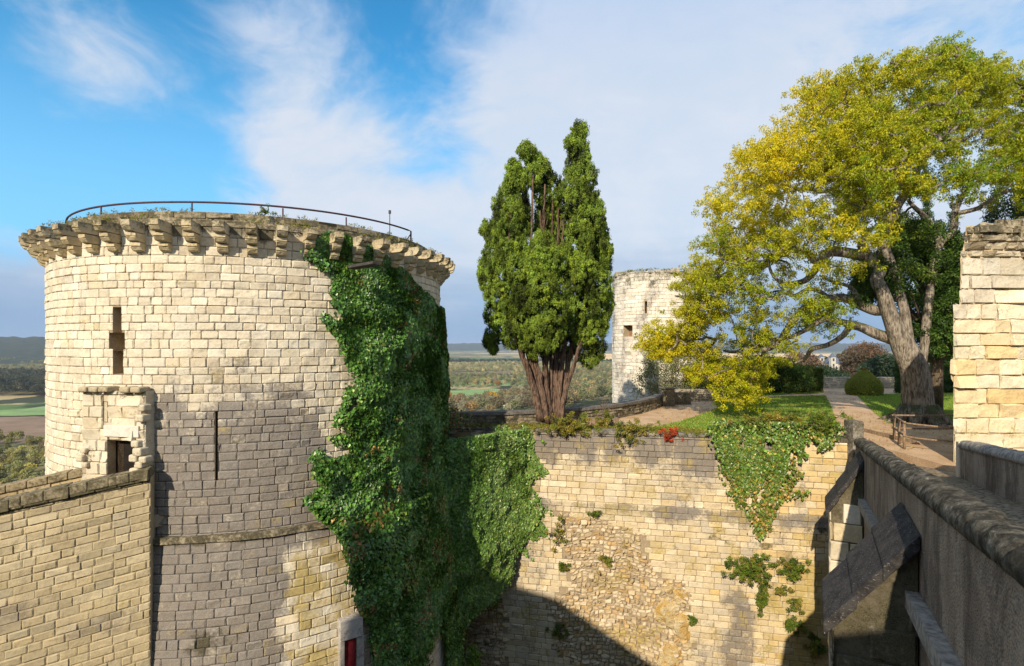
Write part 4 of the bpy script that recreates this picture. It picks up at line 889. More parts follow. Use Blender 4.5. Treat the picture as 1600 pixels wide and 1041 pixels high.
# ================================================================ FOLIAGE BUILDERS
def jcol(base, n, R, var=.3, yel=None, py=0.):
    c = np.array(base)*R.uniform(1-var, 1+var, (n, 1))*R.uniform(.92, 1.08, (n, 3))
    if yel is not None:
        c = np.where(R.rand(n, 1) < py, np.array(yel)*R.uniform(.7, 1.2, (n, 1)), c)
    return c
def cluster(centers, rad, nper, size, colf, R, asp=.5, flat=.8, droop=None, shell=.5, jit=.7):
    centers = np.asarray(centers); n = len(centers); rad = np.broadcast_to(rad, (n,))
    d = R.normal(0, 1, (n, nper, 3)); d /= np.linalg.norm(d, axis=2, keepdims=True); r = R.uniform(0, 1, (n, nper, 1))**shell
    p_ = centers[:, None]+d*r*rad[:, None, None]*np.array([1, 1, flat])
    nn_ = d*1.0+np.array([0, 0, .35]); c = np.repeat(colf(n, R)[:, None], nper, 1)*R.uniform(.7, 1.3, (n, nper, 1))
    return leafgeo(p_.reshape(-1, 3), nn_.reshape(-1, 3), size*R.uniform(.65, 1.3, n*nper), c.reshape(-1, 3), R, asp=asp, droop=droop, jit=jit)
def bush(name, label, cat, pts, rad, nper, size, colf, seed, mat=M_leaf, group=None, stems=True, asp=.5, base=None, shell=.6, flat=.8, droop=None):
    R = np.random.RandomState(seed); pts = np.asarray(pts); b0 = np.array(base) if base is not None else np.array([pts[:, 0].mean(), pts[:, 1].mean(), pts[:, 2].min()-.1])
    e = empty(name, tuple(b0)); V, Fq, c = cluster(pts, rad, nper, size, colf, R, asp=asp, shell=shell, flat=flat, droop=droop); mesh('foliage', V, [Fq], mat, None, e, False, c)
    if stems:
        m = MB()
        for p_ in pts[R.choice(len(pts), min(len(pts), 26), False)]:
            mid = (p_+b0)/2+R.normal(0, .08, 3)*np.linalg.norm(p_-b0); m.tube([b0, mid, p_], [.022, .014, .006], 5, cap=False)
        m.build('stems', M_twig, e)
    tag(e, label, cat, group); return e
def mst(nodes, roots):
    """connect every node to the closest already connected point"""
    con = list(roots); par_ = []
    nodes = np.asarray(nodes); done = np.zeros(len(nodes), bool); CP = np.array(con)
    D = np.linalg.norm(nodes[:, None]-CP[None], axis=2); best = D.min(1); bi = D.argmin(1); out = []; idx_pos = {}
    allp = [p for p in CP]; childs = {}
    for _ in range(len(nodes)):
        i = int(np.where(done, 1e9, best).argmin()); done[i] = True; out.append((i, int(bi[i]))); allp.append(nodes[i]); k = len(allp)-1; idx_pos[i] = k
        dn = np.linalg.norm(nodes-nodes[i], axis=1)*1.02; upd = (dn < best) & ~done; best = np.where(upd, dn, best); bi = np.where(upd, k, bi)
    return out, allp, idx_pos

# ================================================================ CYPRESS
Rp = np.random.RandomState(77); d0c = 22.4; sc = d0c/F
CY = empty('cypress_tree', (1.6, d0c, -3.4)); tag(CY, 'tall old cypress with several spires and fluted reddish brown stems in the centre', 'tree')
lobes = [(904,213,10,20,0),(898,238,9,20,0),(912,240,10,24,.1),(902,262,17,26,0),(915,282,17,28,-.1),(892,288,13,28,-.1),(905,315,22,30,-.3),(928,322,15,26,.2),(918,352,25,30,-.4),(938,362,14,28,.3),(900,380,20,26,-.7),(925,398,25,30,-.6),(940,412,15,26,.1),(905,425,20,26,-.8),(928,446,22,28,-.5),(938,480,17,28,0),(912,480,20,26,-.4),(926,512,22,28,-.1),(936,545,12,18,.2),(915,545,17,22,.4),(905,516,13,22,-.2),(942,385,11,18,.5),(946,505,8,16,.5),(925,565,12,10,.4),
 (826,240,12,14,.1),(839,247,12,16,.3),(848,262,12,18,.2),(832,272,14,20,0),(858,275,9,16,.4),(868,290,12,24,.4),(846,295,12,22,.5),(880,310,10,26,.6),(862,320,9,18,.7),
 (806,268,9,16,0),(800,292,13,22,-.1),(812,310,12,24,0),(790,312,12,24,-.2),(802,342,18,26,-.4),(783,345,14,24,.1),(818,352,12,26,-.1),(772,362,13,22,.4),(792,380,20,28,-.6),(770,400,17,26,0),(812,392,15,26,-.5),(757,412,10,20,.4),(783,425,20,28,-.6),(805,430,18,28,-.8),(764,440,14,22,.1),(752,428,7,14,.5),(776,462,18,22,-.3),(800,470,20,26,-.7),(770,490,14,20,.1),(786,502,18,22,-.2),(812,510,18,20,-.7),(772,522,13,16,.2),(800,530,16,15,-.2),(763,533,8,12,.4),(824,532,13,14,-.6),(770,545,8,8,.3),(778,318,9,18,.4),(757,352,8,14,.6),
 (845,392,16,22,-1.0),(858,418,20,24,-1.1),(836,425,16,24,-1.1),(846,455,22,24,-1.2),(870,455,14,22,-.9),(830,470,15,22,-1.0),(862,488,20,20,-1.1),(845,510,20,18,-1.0),(868,520,15,14,-.8),(848,532,13,12,-.9),(884,480,13,22,-.7),(884,505,12,18,-.4),(892,445,13,22,-.7),
 (868,335,20,30,.9),(850,330,14,26,.9),(884,350,16,34,.8),(862,365,22,26,.8),(848,389,18,18,-.2),(905,205,13,14,0),(898,225,15,16,0),(822,235,14,12,0),(803,262,12,12,0),(812,285,14,18,0),(860,350,26,30,1.0),(870,400,30,34,.9),(845,430,26,34,.8),(850,520,34,26,.7),(890,540,22,24,.8),(830,520,24,24,.6),(815,480,24,30,.2),(880,410,18,24,-.2),(825,420,16,30,-.5),(858,540,16,14,-.7),(838,548,14,12,-.4),(940,395,16,30,.1),(952,470,9,26,.3),(800,360,20,34,.3),(818,330,12,22,.1),(800,400,22,40,.9),(925,420,22,50,1.0),(910,330,18,40,.9),(800,480,25,30,1.0),(925,500,18,40,1.1),(850,470,28,30,.9),(870,520,25,20,.8),(805,330,15,30,.9)]
Vs, Fs, Cs = [], [], []; base = 0
for (px, py, rx, ry, dz_) in lobes:
    c = P(px, py, d0c); c[1] += dz_*1.25; ax = np.array([rx*sc*1.12, rx*sc*1.2, ry*sc*1.08])
    nt_ = int(34+rx*ry*.24); th = Rp.normal(0, 1, (nt_, 3)); th /= np.linalg.norm(th, axis=1, keepdims=True)
    cen = c+th*ax*Rp.uniform(.62, 1.02, (nt_, 1)); 
    npl = 50; dd_ = Rp.normal(0, 1, (nt_, npl, 3)); dd_ /= np.linalg.norm(dd_, axis=2, keepdims=True)
    q = cen[:, None]+dd_*np.array([.08, .08, .125])*Rp.uniform(.3, 1.1, (nt_, npl, 1))*Rp.uniform(.6, 1.45, (nt_, 1, 1))
    nn_ = (th[:, None]*.7+dd_*.9+np.array([0, 0, .25])); tone = Rp.uniform(.65, 1.25, (nt_, 1))
    cb = np.array([.155, .225, .030])*tone*smooth(.15, .75, fbm(cen[:, 0]*2.2, cen[:, 1]*2.2, cen[:, 2]*1.3))[:, None]*1.7; cb = cb*np.where(Rp.rand(nt_, 1) < .3, np.array([[1.25, 1.12, .8]]), 1.)
    cc = np.repeat(cb[:, None], npl, 1)*Rp.uniform(.7, 1.3, (nt_, npl, 1))
    V, Fq, cc = leafgeo(q.reshape(-1, 3), nn_.reshape(-1, 3), .066*Rp.uniform(.5, 1.5, nt_*npl), cc.reshape(-1, 3), Rp, asp=.45, droop=(0, 0, .9), jit=.5)
    Vs.append(V); Fs.append(Fq+base); Cs.append(cc); base += len(V)
mesh('crown', np.concatenate(Vs), [np.concatenate(Fs)], M_con, None, CY, False, np.concatenate(Cs))
stems = [((836,657),(820,600),(802,552),(790,500),(785,420),(795,330)), ((843,660),(832,600),(815,550),(805,500),(808,420),(806,330)), ((850,662),(840,610),(828,555),(820,500),(828,400),(830,270)),
 ((857,662),(852,610),(848,560),(838,500),(845,400),(852,290)), ((864,663),(861,610),(862,550),(858,500),(862,400),(866,300)), ((872,662),(872,610),(873,550),(872,480),(872,400),(875,320)),
 ((879,660),(881,610),(884,560),(888,500),(890,420),(898,300)), ((884,658),(890,610),(896,560),(905,510),(912,430),(906,260)), ((852,660),(846,600),(855,540),(866,480),(852,400),(842,330)), ((868,660),(878,600),(868,540),(850,500),(880,400),(884,340)), ((838,657),(815,592),(806,560),(822,520),(835,450),(838,380)), ((880,658),(895,600),(915,540),(930,500),(925,450),(920,400))]
m = MB()
for k, s_ in enumerate(stems):
    s_ = [(861+(x-861)*(.66 if y > 630 else .70 if y > 580 else .80 if y > 530 else .93), y) for x, y in s_]
    off = Rp.uniform(-.35, .25); r = Rp.uniform(.06, .13)
    pts = [P(x, y, d0c)+np.array([0, off*(.6+.25*q), 0]) for q, (x, y) in enumerate(s_)]
    # refine
    ts = np.linspace(0, len(pts)-1, 22); pp = np.array(pts); pts = [np.array([np.interp(t, range(len(pp)), pp[:, c_]) for c_ in range(3)])+Rp.normal(0, .02, 3) for t in ts]
    m.tube(pts, list(np.interp(ts, [0, 1, 3, 5], [r*1.25, r, r*.62, .03])), 12, fl=.26)
for k in range(16):
    x = Rp.uniform(838, 882); y = Rp.uniform(400, 470); pts = [P(x+Rp.normal(0, 3)*0+q*Rp.uniform(-3, 3), y-q*Rp.uniform(22, 34), d0c)+np.array([0, -.1+Rp.uniform(-.3, .5), 0]) for q in range(4)]
    m.tube(pts, [.018, .015, .012, .006], 5)
m.build('trunk', M_cypbark, CY, True)

# ================================================================ OLD OAK
Ro = np.random.RandomState(99); dO = 24.0; so = dO/F
OK = empty('oak_tree', (17.98, dO, -3.4)); tag(OK, 'huge spreading tree with yellow green foliage and a thick leaning grey trunk', 'tree')
def limb(pts, r, d, k=12, fl=.06, n=10):
    pts = np.array(pts, float); d = tuple(24+(24-v)*.75 if v < 24 else v for v in d); ds = np.linspace(*d, len(pts)) if len(d) == 2 else np.array(d); q = np.array([P(x, y, dd) for (x, y), dd in zip(pts, ds)])
    t = np.linspace(0, len(pts)-1, (len(pts)-1)*5+1); base_t = np.arange(len(pts))
    # Catmull-Rom
    out = []
    for tt in t:
        i = min(int(tt), len(q)-2); f = tt-i; p0, p1, p2, p3 = q[max(i-1, 0)], q[i], q[i+1], q[min(i+2, len(q)-1)]
        out.append(.5*((2*p1)+(-p0+p2)*f+(2*p0-5*p1+4*p2-p3)*f*f+(-p0+3*p1-3*p2+p3)*f**3))
    rr = np.interp(t, base_t, r if len(r) == len(pts) else np.linspace(r[0], r[-1], len(pts)))*so
    return out, list(rr), k, fl
Ls = [
 limb([(1438,672),(1437,655),(1431,586),(1411,542),(1394,502),(1381,461),(1370,438),(1374,420),(1354,401)], [31,23,19.5,16.5,11.5,9.5,9,8.5,7], (24,24,24,24,24,23.9,23.7,23.4,23.0), 18, .05),
 limb([(1354,401),(1330,396),(1296,394),(1279,411),(1266,400),(1259,394),(1240,390),(1222,384),(1202,370),(1185,375)], [9,8.5,8,6.5,6,5,4.5,4,3,1.5], (23.0, 21.2)),
 limb([(1279,411),(1272,425),(1258,438),(1240,443),(1222,443),(1205,425),(1200,400)], [6.5,5.5,5,4,3,2.5,1.5], (22.2, 21.2)),
 limb([(1358,404),(1347,384),(1354,367),(1340,352),(1336,340),(1346,330),(1333,322),(1320,300),(1322,280)], [8,7.5,7,6.5,5,4.5,4,3,2], (23.0, 21.4)),
 limb([(1425,575),(1418,519),(1411,478),(1401,444),(1388,400),(1378,379),(1380,360),(1392,341),(1406,316),(1426,289),(1433,265),(1448,245),(1475,216),(1500,190),(1515,150)], [8,7.5,7,7,7,7,7.5,8,7,6.5,5.5,4.5,3.5,2.5,1.5], (24.4, 25.2)),
 limb([(1382,365),(1388,330),(1392,292),(1406,261),(1425,240),(1440,227),(1475,216),(1500,222),(1530,200)], [8,7,6.5,5.5,5,4.5,3.5,3,1.5], (24.4, 23.0)),
 limb([(1392,300),(1385,275),(1371,254),(1350,262),(1330,268),(1310,262),(1296,240),(1290,215)], [5,4.5,4,3.5,3,2.5,2,1], (24.0, 21.8)),
 limb([(1440,227),(1425,205),(1415,190),(1420,160),(1400,135)], [4,3.5,3,2.2,1.2], (23.6, 22.5)),
 limb([(1406,261),(1385,220),(1360,190),(1350,160)], [3.5,3,2,1], (23.8, 22.5)),
 limb([(1438,590),(1445,540),(1448,500),(1455,440),(1461,407),(1470,380),(1489,361),(1492,334),(1500,313),(1520,290),(1550,270)], [5,6.5,6.5,6,6,5.5,5.5,5,4,3,2], (24.8, 26.)),
 limb([(1470,380),(1460,360),(1447,341),(1430,325),(1419,313)], [6,5,4.5,3.5,2.5], (25.4, 25.8)),
 limb([(1492,334),(1530,325),(1570,300),(1620,290)], [4,3.5,3,1.5], (25.7, 24.5)),
 limb([(1384,470),(1374,485),(1347,478),(1323,467),(1296,467),(1269,474),(1249,490),(1232,512),(1215,536),(1195,546),(1171,544),(1150,550),(1130,548)], [10,9,7.5,7,6.5,6,6,5.5,5,4.5,4,3,1.5], (23.6, 20.3)),
 limb([(1296,468),(1280,455),(1262,452),(1240,462),(1215,455),(1190,462)], [4,3.5,3,2.5,2,1], (22.6, 21.0)),
 limb([(1404,535),(1394,530),(1364,519),(1345,512),(1330,508),(1310,502),(1285,500),(1262,514),(1229,529),(1205,528)], [11,9,8,7,6.5,5,4.5,4,3,1.5], (23.8, 21.5)),
 limb([(1330,508),(1316,525),(1293,539),(1269,546),(1258,560),(1240,568)], [5,4.5,4,4,3,1.2], (23.2, 21.6)),
 limb([(1347,478),(1330,450),(1300,440),(1280,430)], [4,3,2.5,1.2], (23.3, 22.)),
 limb([(1195,546),(1180,580),(1165,600),(1150,620)], [3,2.5,2,1], (20.6, 20.)),
 limb([(1200,400),(1170,400),(1150,420),(1125,430),(1105,440)], [2.5,2.2,2,1.5,.8], (21.2, 20.4)),
 limb([(1322,280),(1290,300),(1260,295),(1230,300),(1190,310)], [3,2.6,2.2,1.8,1], (21.5, 20.8))]
# crown envelope
ENV = [(1008,520),(1030,492),(1075,470),(1062,440),(1092,420),(1080,395),(1112,350),(1108,318),(1145,290),(1148,248),(1185,232),(1205,205),(1238,182),(1252,140),(1285,130),(1330,112),(1360,100),(1425,92),(1455,75),(1490,58),(1515,88),(1560,105),(1600,128),(1700,180),(1760,280),(1720,380),(1600,330),(1570,300),(1545,330),(1520,330),(1500,300),(1470,290),(1440,300),(1415,330),(1400,360),(1420,380),(1400,420),(1360,440),(1330,430),(1310,465),(1340,490),(1310,500),(1300,530),(1260,535),(1240,570),(1205,580),(1185,600),(1170,642),(1158,635),(1150,600),(1135,640),(1125,630),(1115,600),(1085,590),(1060,560),(1020,560)]
GAPS = [(1285,400,22,10),(1330,380,18,12),(1240,410,24,9),(1205,430,12,18),(1365,420,10,12),(1395,300,14,16),(1385,225,12,10),(1425,215,12,8),(1310,260,14,8),(1440,260,12,20),(1465,320,20,12),(1180,440,10,9),(1260,445,18,8),(1215,520,20,7),(1230,470,10,5),(1500,295,14,8),(1195,395,12,7),(1300,490,12,6),(1540,300,16,8),(1170,285,10,5),(1330,440,26,16),(1235,480,30,16),(1350,355,14,22),(1290,345,16,12),(1230,350,14,9),(1465,260,18,14),(1350,210,14,9),(1410,300,14,12),(1195,500,16,9),(1150,470,12,10),(1280,520,26,12),(1100,500,10,8),(1340,300,9,12),(1250,270,10,6),(1520,215,14,9)]
hubs = []
tries = 0
while len(hubs) < 1750 and tries < 60000:
    tries += 1
    px, py = Ro.uniform(1000, 1760), Ro.uniform(55, 645)
    if not inpoly(px, py, ENV): continue
    if any(((px-a)/(c*1.0))**2+((py-b_)/(e*1.0))**2 < 1 for a, b_, c, e in GAPS) and Ro.rand() < .93: continue
    # crown thickness: dome shaped, deepest around the middle
    cx, cy = 1400, 330; rr = min(1, sqrt(((px-cx)/400)**2+((py-cy)/310)**2)); th = 5.6*sqrt(1-rr*rr*.93)
    mid = 24.0+2.2*smooth(1350, 1050, px); u = Ro.uniform(-1, 1); dd = mid+th*np.sign(u)*abs(u)**.6
    if dd < mid-.5 and py > 300 and px > 1130 and Ro.rand() < .68: continue
    x, y, z = P(px, py, dd)
    if fbm(x*.58, y*.58, z*.70+4) < .492: continue
    hubs.append((x, y, z, px, py))
hubs = np.array(hubs)
roots = [p_ for l in Ls for p_ in l[0][3:]]; rootr = [r_ for l in Ls for r_ in l[1][3:]]
m = MB()
for pts, rr, k, fl in Ls:
    m.tube(pts, rr, k, fl=fl)
out, allp, idx = mst(hubs[:, :3], roots)
nrt = len(roots); cnt = np.zeros(len(allp))
for i, par_ in reversed(out):
    cnt[idx[i]] += 1
    if par_ >= nrt: cnt[par_] += cnt[idx[i]]
for i, par_ in out:
    a, b_ = allp[par_], allp[idx[i]]; r1 = .007+.0065*sqrt(cnt[idx[i]]); r0 = r1*1.15
    if par_ >= nrt: r0 = .007+.0065*sqrt(cnt[par_])
    r0 = min(r0, .065); r1 = min(r1, .065); L_ = np.linalg.norm(b_-a)
    if L_ > 3.2: continue
    m.tube([a, a+(b_-a)*.35+Ro.normal(0, .07, 3)*L_, a+(b_-a)*.7+Ro.normal(0, .06, 3)*L_, b_], [r0, (r0*2+r1)/3, (r0+2*r1)/3, r1], 5, cap=False)
# buttress roots
for a in np.linspace(0, 2*pi, 9):
    c = np.array([17.98, 24, -3.45]); q = c+np.array([cos(a), sin(a), 0])*Ro.uniform(1.1, 1.6); m.tube([c+np.array([cos(a), sin(a), 0])*.45+[0, 0, .7], c+np.array([cos(a), sin(a), 0])*.8+[0, 0, .25], q], [.32, .26, .08], 8, fl=.1)
m.build('trunk', M_oakbark, OK, True)
# hanging leafy sprays
hc = hubs[:, :3]; yel = smooth(1500, 1150, hubs[:, 3])*.45+.42*smooth(480, 200, hubs[:, 4])+.10+.5*(fbm(hc[:, 0]*.5, hc[:, 1]*.5, hc[:, 2]*.5)-.5)*2
sub = np.repeat(hc, 6, 0)+Ro.normal(0, .30, (len(hc)*6, 3))*np.array([1, 1, .7]); yl = np.repeat(np.clip(yel, 0, 1), 6)+Ro.uniform(-.2, .2, len(hc)*6); yl = np.clip(yl, 0, 1)[:, None]
cf = lambda n, R: (np.array([.12, .255, .012])*(1-yl)+np.array([.62, .53, .012])*yl)*R.uniform(.85, 1.12, (n, 1))
V, Fq, c = cluster(sub, .20, 46, .098, cf, Ro, asp=.44, flat=.85, droop=(0, 0, -.5), shell=.5, jit=.8)
mesh('crown', V, [Fq], M_leaf, None, OK, False, c)

def crown_pts(poly, d, th, n, R, thr=.45, f=.7):
    o = []; xs = [p[0] for p in poly]; ys = [p[1] for p in poly]; t = 0
    while len(o) < n and t < n*60:
        t += 1; px, py = R.uniform(min(xs), max(xs)), R.uniform(min(ys), max(ys))
        if not inpoly(px, py, poly): continue
        q = P(px, py, d+R.uniform(-th, th))
        if fbm(q[0]*f, q[1]*f, q[2]*f) < thr: continue
        o.append(q)
    return np.array(o)
def backtree(name, label, polyg, d, th, n, nper, size, rad_, colr, seed, trunk=None, r=.3, mat=M_leaf, cat='tree', bz=-3.4, shell=.5, asp=.5, thr=.42):
    R = np.random.RandomState(seed); pts = crown_pts(polyg, d, th, n, R, thr=thr); tx = trunk if trunk is not None else (np.mean([p[0] for p in polyg]))
    b0 = np.array([(tx-HX)/F*d, d, bz]); e = empty(name, tuple(b0)); V, Fq, c = cluster(pts, rad_, nper, size, colr, R, asp=asp, shell=shell); mesh('crown', V, [Fq], mat, None, e, False, c)
    m = MB(); top = pts[:, 2].max(); m.tube([b0+[0, 0, -.5], b0+[.1, 0, (top-bz)*.35], b0+[-.05, 0, (top-bz)*.8]], [r, r*.7, r*.2], 8)
    for p_ in pts[R.choice(len(pts), min(30, len(pts)), False)]: s0 = b0+[0, 0, (min(p_[2], top)-bz)*.55]; m.tube([s0, (s0+p_)/2+R.normal(0, .2, 3), p_], [r*.3, r*.2, .02], 5, cap=False)
    m.build('trunk', M_twig, e, True); tag(e, label, cat); return e
GR = cpick([(.055, .12, .015), (.08, .15, .02), (.04, .085, .012), (.13, .19, .02)], [3, 3, 2, 1])
DG = cpick([(.03, .055, .015), (.04, .075, .02), (.055, .09, .02)], [3, 2, 1])
backtree('holm_oak', 'bright green leafy tree directly behind the big trunk', [(1395,355),(1440,340),(1500,370),(1530,420),(1520,560),(1490,570),(1455,555),(1420,520),(1400,470),(1330,470),(1340,420),(1380,410)], 26.3, 2.1, 560, 110, .13, .42, GR, 301, 1462, .3)
backtree('holm_oak', 'dark green tree showing above the ruined wall at the right edge', [(1545,345),(1555,300),(1590,265),(1680,250),(1720,420),(1560,420)], 33, 2, 260, 90, .15, .5, DG, 302, 1620, .3)
for px0, px1, py0, py1, d, lb, sd_ in [(1435, 1459, 235, 600, 44, 'tall slim dark cypress glimpsed behind the oak limbs', 1), (1499-24, 1494, 525, 613, 39, 'small columnar cypress beside the ruined wall', 2), (1402, 1416, 555, 612, 39, 'narrow columnar cypress just left of the leaning trunk', 3), (1478, 1500, 300, 600, 47, 'slim cypress rising behind the top of the ruined wall', 4)]:
    cx = (px0+px1)/2; w = (px1-px0)/2; pl = [(cx, py0), (cx+w*.6, py0+(py1-py0)*.12), (cx+w, py0+(py1-py0)*.45), (cx+w*.9, py1), (cx-w*.9, py1), (cx-w, py0+(py1-py0)*.45), (cx-w*.6, py0+(py1-py0)*.12)]
    backtree('columnar_cypress', lb, pl, d, w*d/F*.8, 200, 90, .12, .28, cpick([(.045, .085, .02), (.06, .11, .025)], [1, 1]), 310+sd_, cx, .15, M_con, thr=.0, bz=-3.4)
for k, (lb, pl, d, th, nn_, colr) in enumerate([
    ('russet bare looking tree beyond the garden wall left of the manor', [(1215,600),(1222,570),(1245,556),(1268,560),(1285,575),(1290,600)], 75, 3, 150, cpick([(.20,.13,.09),(.14,.10,.07),(.24,.17,.09)], [3,3,1])),
    ('dark green cedar beyond the wall just below the manor', [(1262,606),(1275,580),(1300,582),(1322,590),(1330,606)], 60, 2, 150, cpick([(.03,.06,.03),(.045,.08,.035)], [2,1])),
    ('russet brown tree with grey twigs right of the manor', [(1322,596),(1325,560),(1345,542),(1368,545),(1380,565),(1378,596)], 85, 4, 240, cpick([(.18,.11,.07),(.13,.10,.075),(.22,.12,.05),(.10,.10,.05)], [3,3,1,1])),
    ('dark green rounded conifer behind the pointed topiary', [(1350,600),(1352,575),(1375,560),(1398,566),(1405,600)], 66, 3, 220, cpick([(.03,.055,.03),(.05,.08,.035)], [2,1])),
    ('grey brown bare tree against the valley under the oak limbs', [(1190,600),(1196,585),(1212,578),(1226,588),(1230,602)], 70, 2, 80, cpick([(.16,.14,.10),(.2,.17,.12)], [1,1])),
    ('dark mixed tree between the big trunk and the ruined wall', [(1452,600),(1455,575),(1475,560),(1500,570),(1505,600)], 62, 2, 90, cpick([(.05,.08,.03),(.10,.10,.04)], [1,1]))]):
    backtree('hillside_tree', lb, pl, d, th, nn_, 120, d*.0042, d*.017, colr, 350+k, None, .25, bz=-13.0-(d-60)*.12, thr=.36)
# far shrubs / hedge behind the left lawn
backtree('hedge', 'dark green shrub hedge behind the left lawn', [(1160,580),(1175,565),(1200,560),(1230,566),(1250,572),(1268,577),(1268,612),(1160,613)], 39.5, 1.2, 420, 100, .13, .5, cpick([(.06, .12, .02), (.10, .17, .025), (.20, .22, .03)], [3, 2, 1]), 320, None, .1, cat='hedge', thr=.2)
m_ = cpick([(.10, .15, .02), (.14, .18, .025), (.06, .10, .015)], [2, 2, 1])
R = np.random.RandomState(321); x0, x1 = (1267-HX)/F*40, (1286-HX)/F*40; n = 9000
q = np.stack([R.uniform(x0, x1, n), 40+R.uniform(0, 1.6, n), R.uniform(-3.4, -1.72, n)], 1); fc = R.randint(0, 3, n); q[fc == 0, 1] = 40; q[fc == 1, 2] = -1.72; q[fc == 2, 0] = np.where(R.rand((fc == 2).sum()) < .5, x0, x1); q += R.normal(0, .03, q.shape)
nrm = np.zeros((n, 3)); nrm[fc == 0, 1] = -1; nrm[fc == 1, 2] = 1; nrm[fc == 2, 0] = 1
V, Fq, c = leafgeo(q, nrm, .09, m_(n, R), R); h = mesh('clipped_hedge', V, [Fq], M_leaf, None, None, False, c); tag(h, 'square clipped yellow green hedge end beside the far path', 'hedge')
# shrubs around the far round tower
backtree('shrub', 'loose twiggy pale green shrub in front of the far round tower', [(990,600),(1000,570),(1030,540),(1060,530),(1090,545),(1120,580),(1135,612),(1060,622),(1000,618)], 35, 1.6, 240, 42, .11, .5, cpick([(.17, .19, .08), (.22, .23, .09), (.12, .15, .05), (.24, .18, .07)], [3, 2, 2, 1]), 330, 1050, .08, cat='shrub', thr=.35, bz=-4.5)
backtree('shrub', 'yellow leaved shrub behind the low wall under the oak branches', [(1075,575),(1110,560),(1150,565),(1165,600),(1150,614),(1070,614)], 36.5, 1.2, 220, 80, .12, .45, cpick([(.22, .24, .03), (.30, .27, .03), (.12, .16, .03)], [2, 2, 1]), 331, 1110, .08, cat='shrub', thr=.2)
# topiary
R = np.random.RandomState(340); cx, dy = (1350-HX)/F*37.5, 37.5; n = 16000; hN = R.uniform(0, 1, n)**.9; 
prof = lambda t: np.interp(t, [0, .12, .35, .55, .8, .95, 1], [1.02, 1.10, 1.10, .92, .42, .12, .02])
a_ = R.uniform(0, 2*pi, n); rr = prof(hN)+R.normal(0, .018, n); q = np.stack([cx+rr*np.cos(a_), dy+rr*np.sin(a_), -3.4+hN*1.83], 1)
TP = empty('topiary', (cx, dy, -3.4)); nrm = np.stack([np.cos(a_), np.sin(a_), .2+hN], 1); tcl = cpick([(.30, .33, .04), (.24, .29, .035), (.36, .35, .05)], [3, 2, 1])(n, R); tcl[hN > .93] = tcl[hN > .93]*[1.3, .6, .6]
V, Fq, c = leafgeo(q, nrm, .075, tcl, R, jit=.5); mesh('foliage', V, [Fq], M_leaf, None, TP, False, c)
V = []; 
for t in np.linspace(0, 1, 14):
    for a in np.linspace(0, 2*pi, 24, endpoint=False): V.append((cx+(prof(t)*.95)*cos(a), dy+prof(t)*.95*sin(a), -3.4+t*1.78))
mesh('inner_growth', np.array(V), [np.array([(i*24+j, i*24+(j+1) % 24, (i+1)*24+(j+1) % 24, (i+1)*24+j) for i in range(13) for j in range(24)])], plain('inner_green', (.04, .05, .012)), None, TP, True)
tag(TP, 'clipped dome of yew with a pointed top beside the path', 'topiary')
R = np.random.RandomState(345); n = 5200; xs = R.uniform(7, 24, n); ys = R.uniform(17.5, 40, n); ok = inpoly(xs, ys, poly) & ((fbm(xs*.5, ys*.5) > .45) | (np.hypot(xs-17, ys-22) < 5)); ok &= ~inpoly(xs, ys, [(11.9, 15), (13.5, 15), (13.3, 17), (11.9, 17)]); xs, ys = xs[ok], ys[ok]; n = len(xs)
V, Fq, c = leafgeo(np.stack([xs, ys, np.full(n, -3.36)+R.uniform(0, .02, n)], 1), np.tile([0, 0, 1.], (n, 1)), .085, cpick([(.42, .24, .05), (.50, .36, .06), (.25, .12, .04), (.35, .30, .08)], [3, 2, 2, 1])(n, R), R, jit=.25); o = mesh('fallen_leaves', V, [Fq], M_leaf, None, None, False, c); tag(o, 'brown and yellow fallen leaves scattered over lawn and gravel', 'leaves', kind='stuff')
# handrail in front of the oak
m = MB(); HR = empty('wooden_handrail', (12.9, 17.8, -3.4)); tag(HR, 'rustic wooden handrail in front of the big leaning trunk', 'railing')
pA = np.array([*G(1413, 702)]); pB = np.array([*G(1397, 687)]); pM = (pA+pB)/2; pE = np.array([13.75, 16.9]); pF = np.array([16.2, 19.6])
for p_, h in ((pA, .92), (pM, .88), (pB, .90)):
    MB().tube([(p_[0], p_[1], -3.45), (p_[0]+.01, p_[1], -3.4+h)], [.045, .038], 8, fl=.08).build('post', M_wood, HR, True)
for a, b_, za, zb in ((pA, pB, .88, .87), (pA, pE, .86, .84), (pB, pF, .88, .9), (pA, pE, .42, .40), (pA, pB, .45, .42), (pB, pF, .42, .4)):
    q = [np.array([*(a+(b_-a)*t), -3.4+za+(zb-za)*t-.015*sin(pi*t)]) for t in np.linspace(-.03, 1.02, 7)]
    MB().tube(q, .030, 8, fl=.08).build('rail', M_wood, HR, True)
for p_ in (pE, pF): MB().tube([(p_[0], p_[1], -3.45), (p_[0], p_[1], -2.5)], .04, 8).build('post', M_wood, HR, True)
m = MB(); a, b_ = P(1350, 672, 22), P(1361, 690, 19); m.box(a[0]-.4, a[0]-.28, 18.6, 22.2, -3.42, -3.28, col=(.4, .3, .2)); tag(m.build('timber_edging', M_wood), 'low timber edging board along the gravel at the start of the path', 'edging')

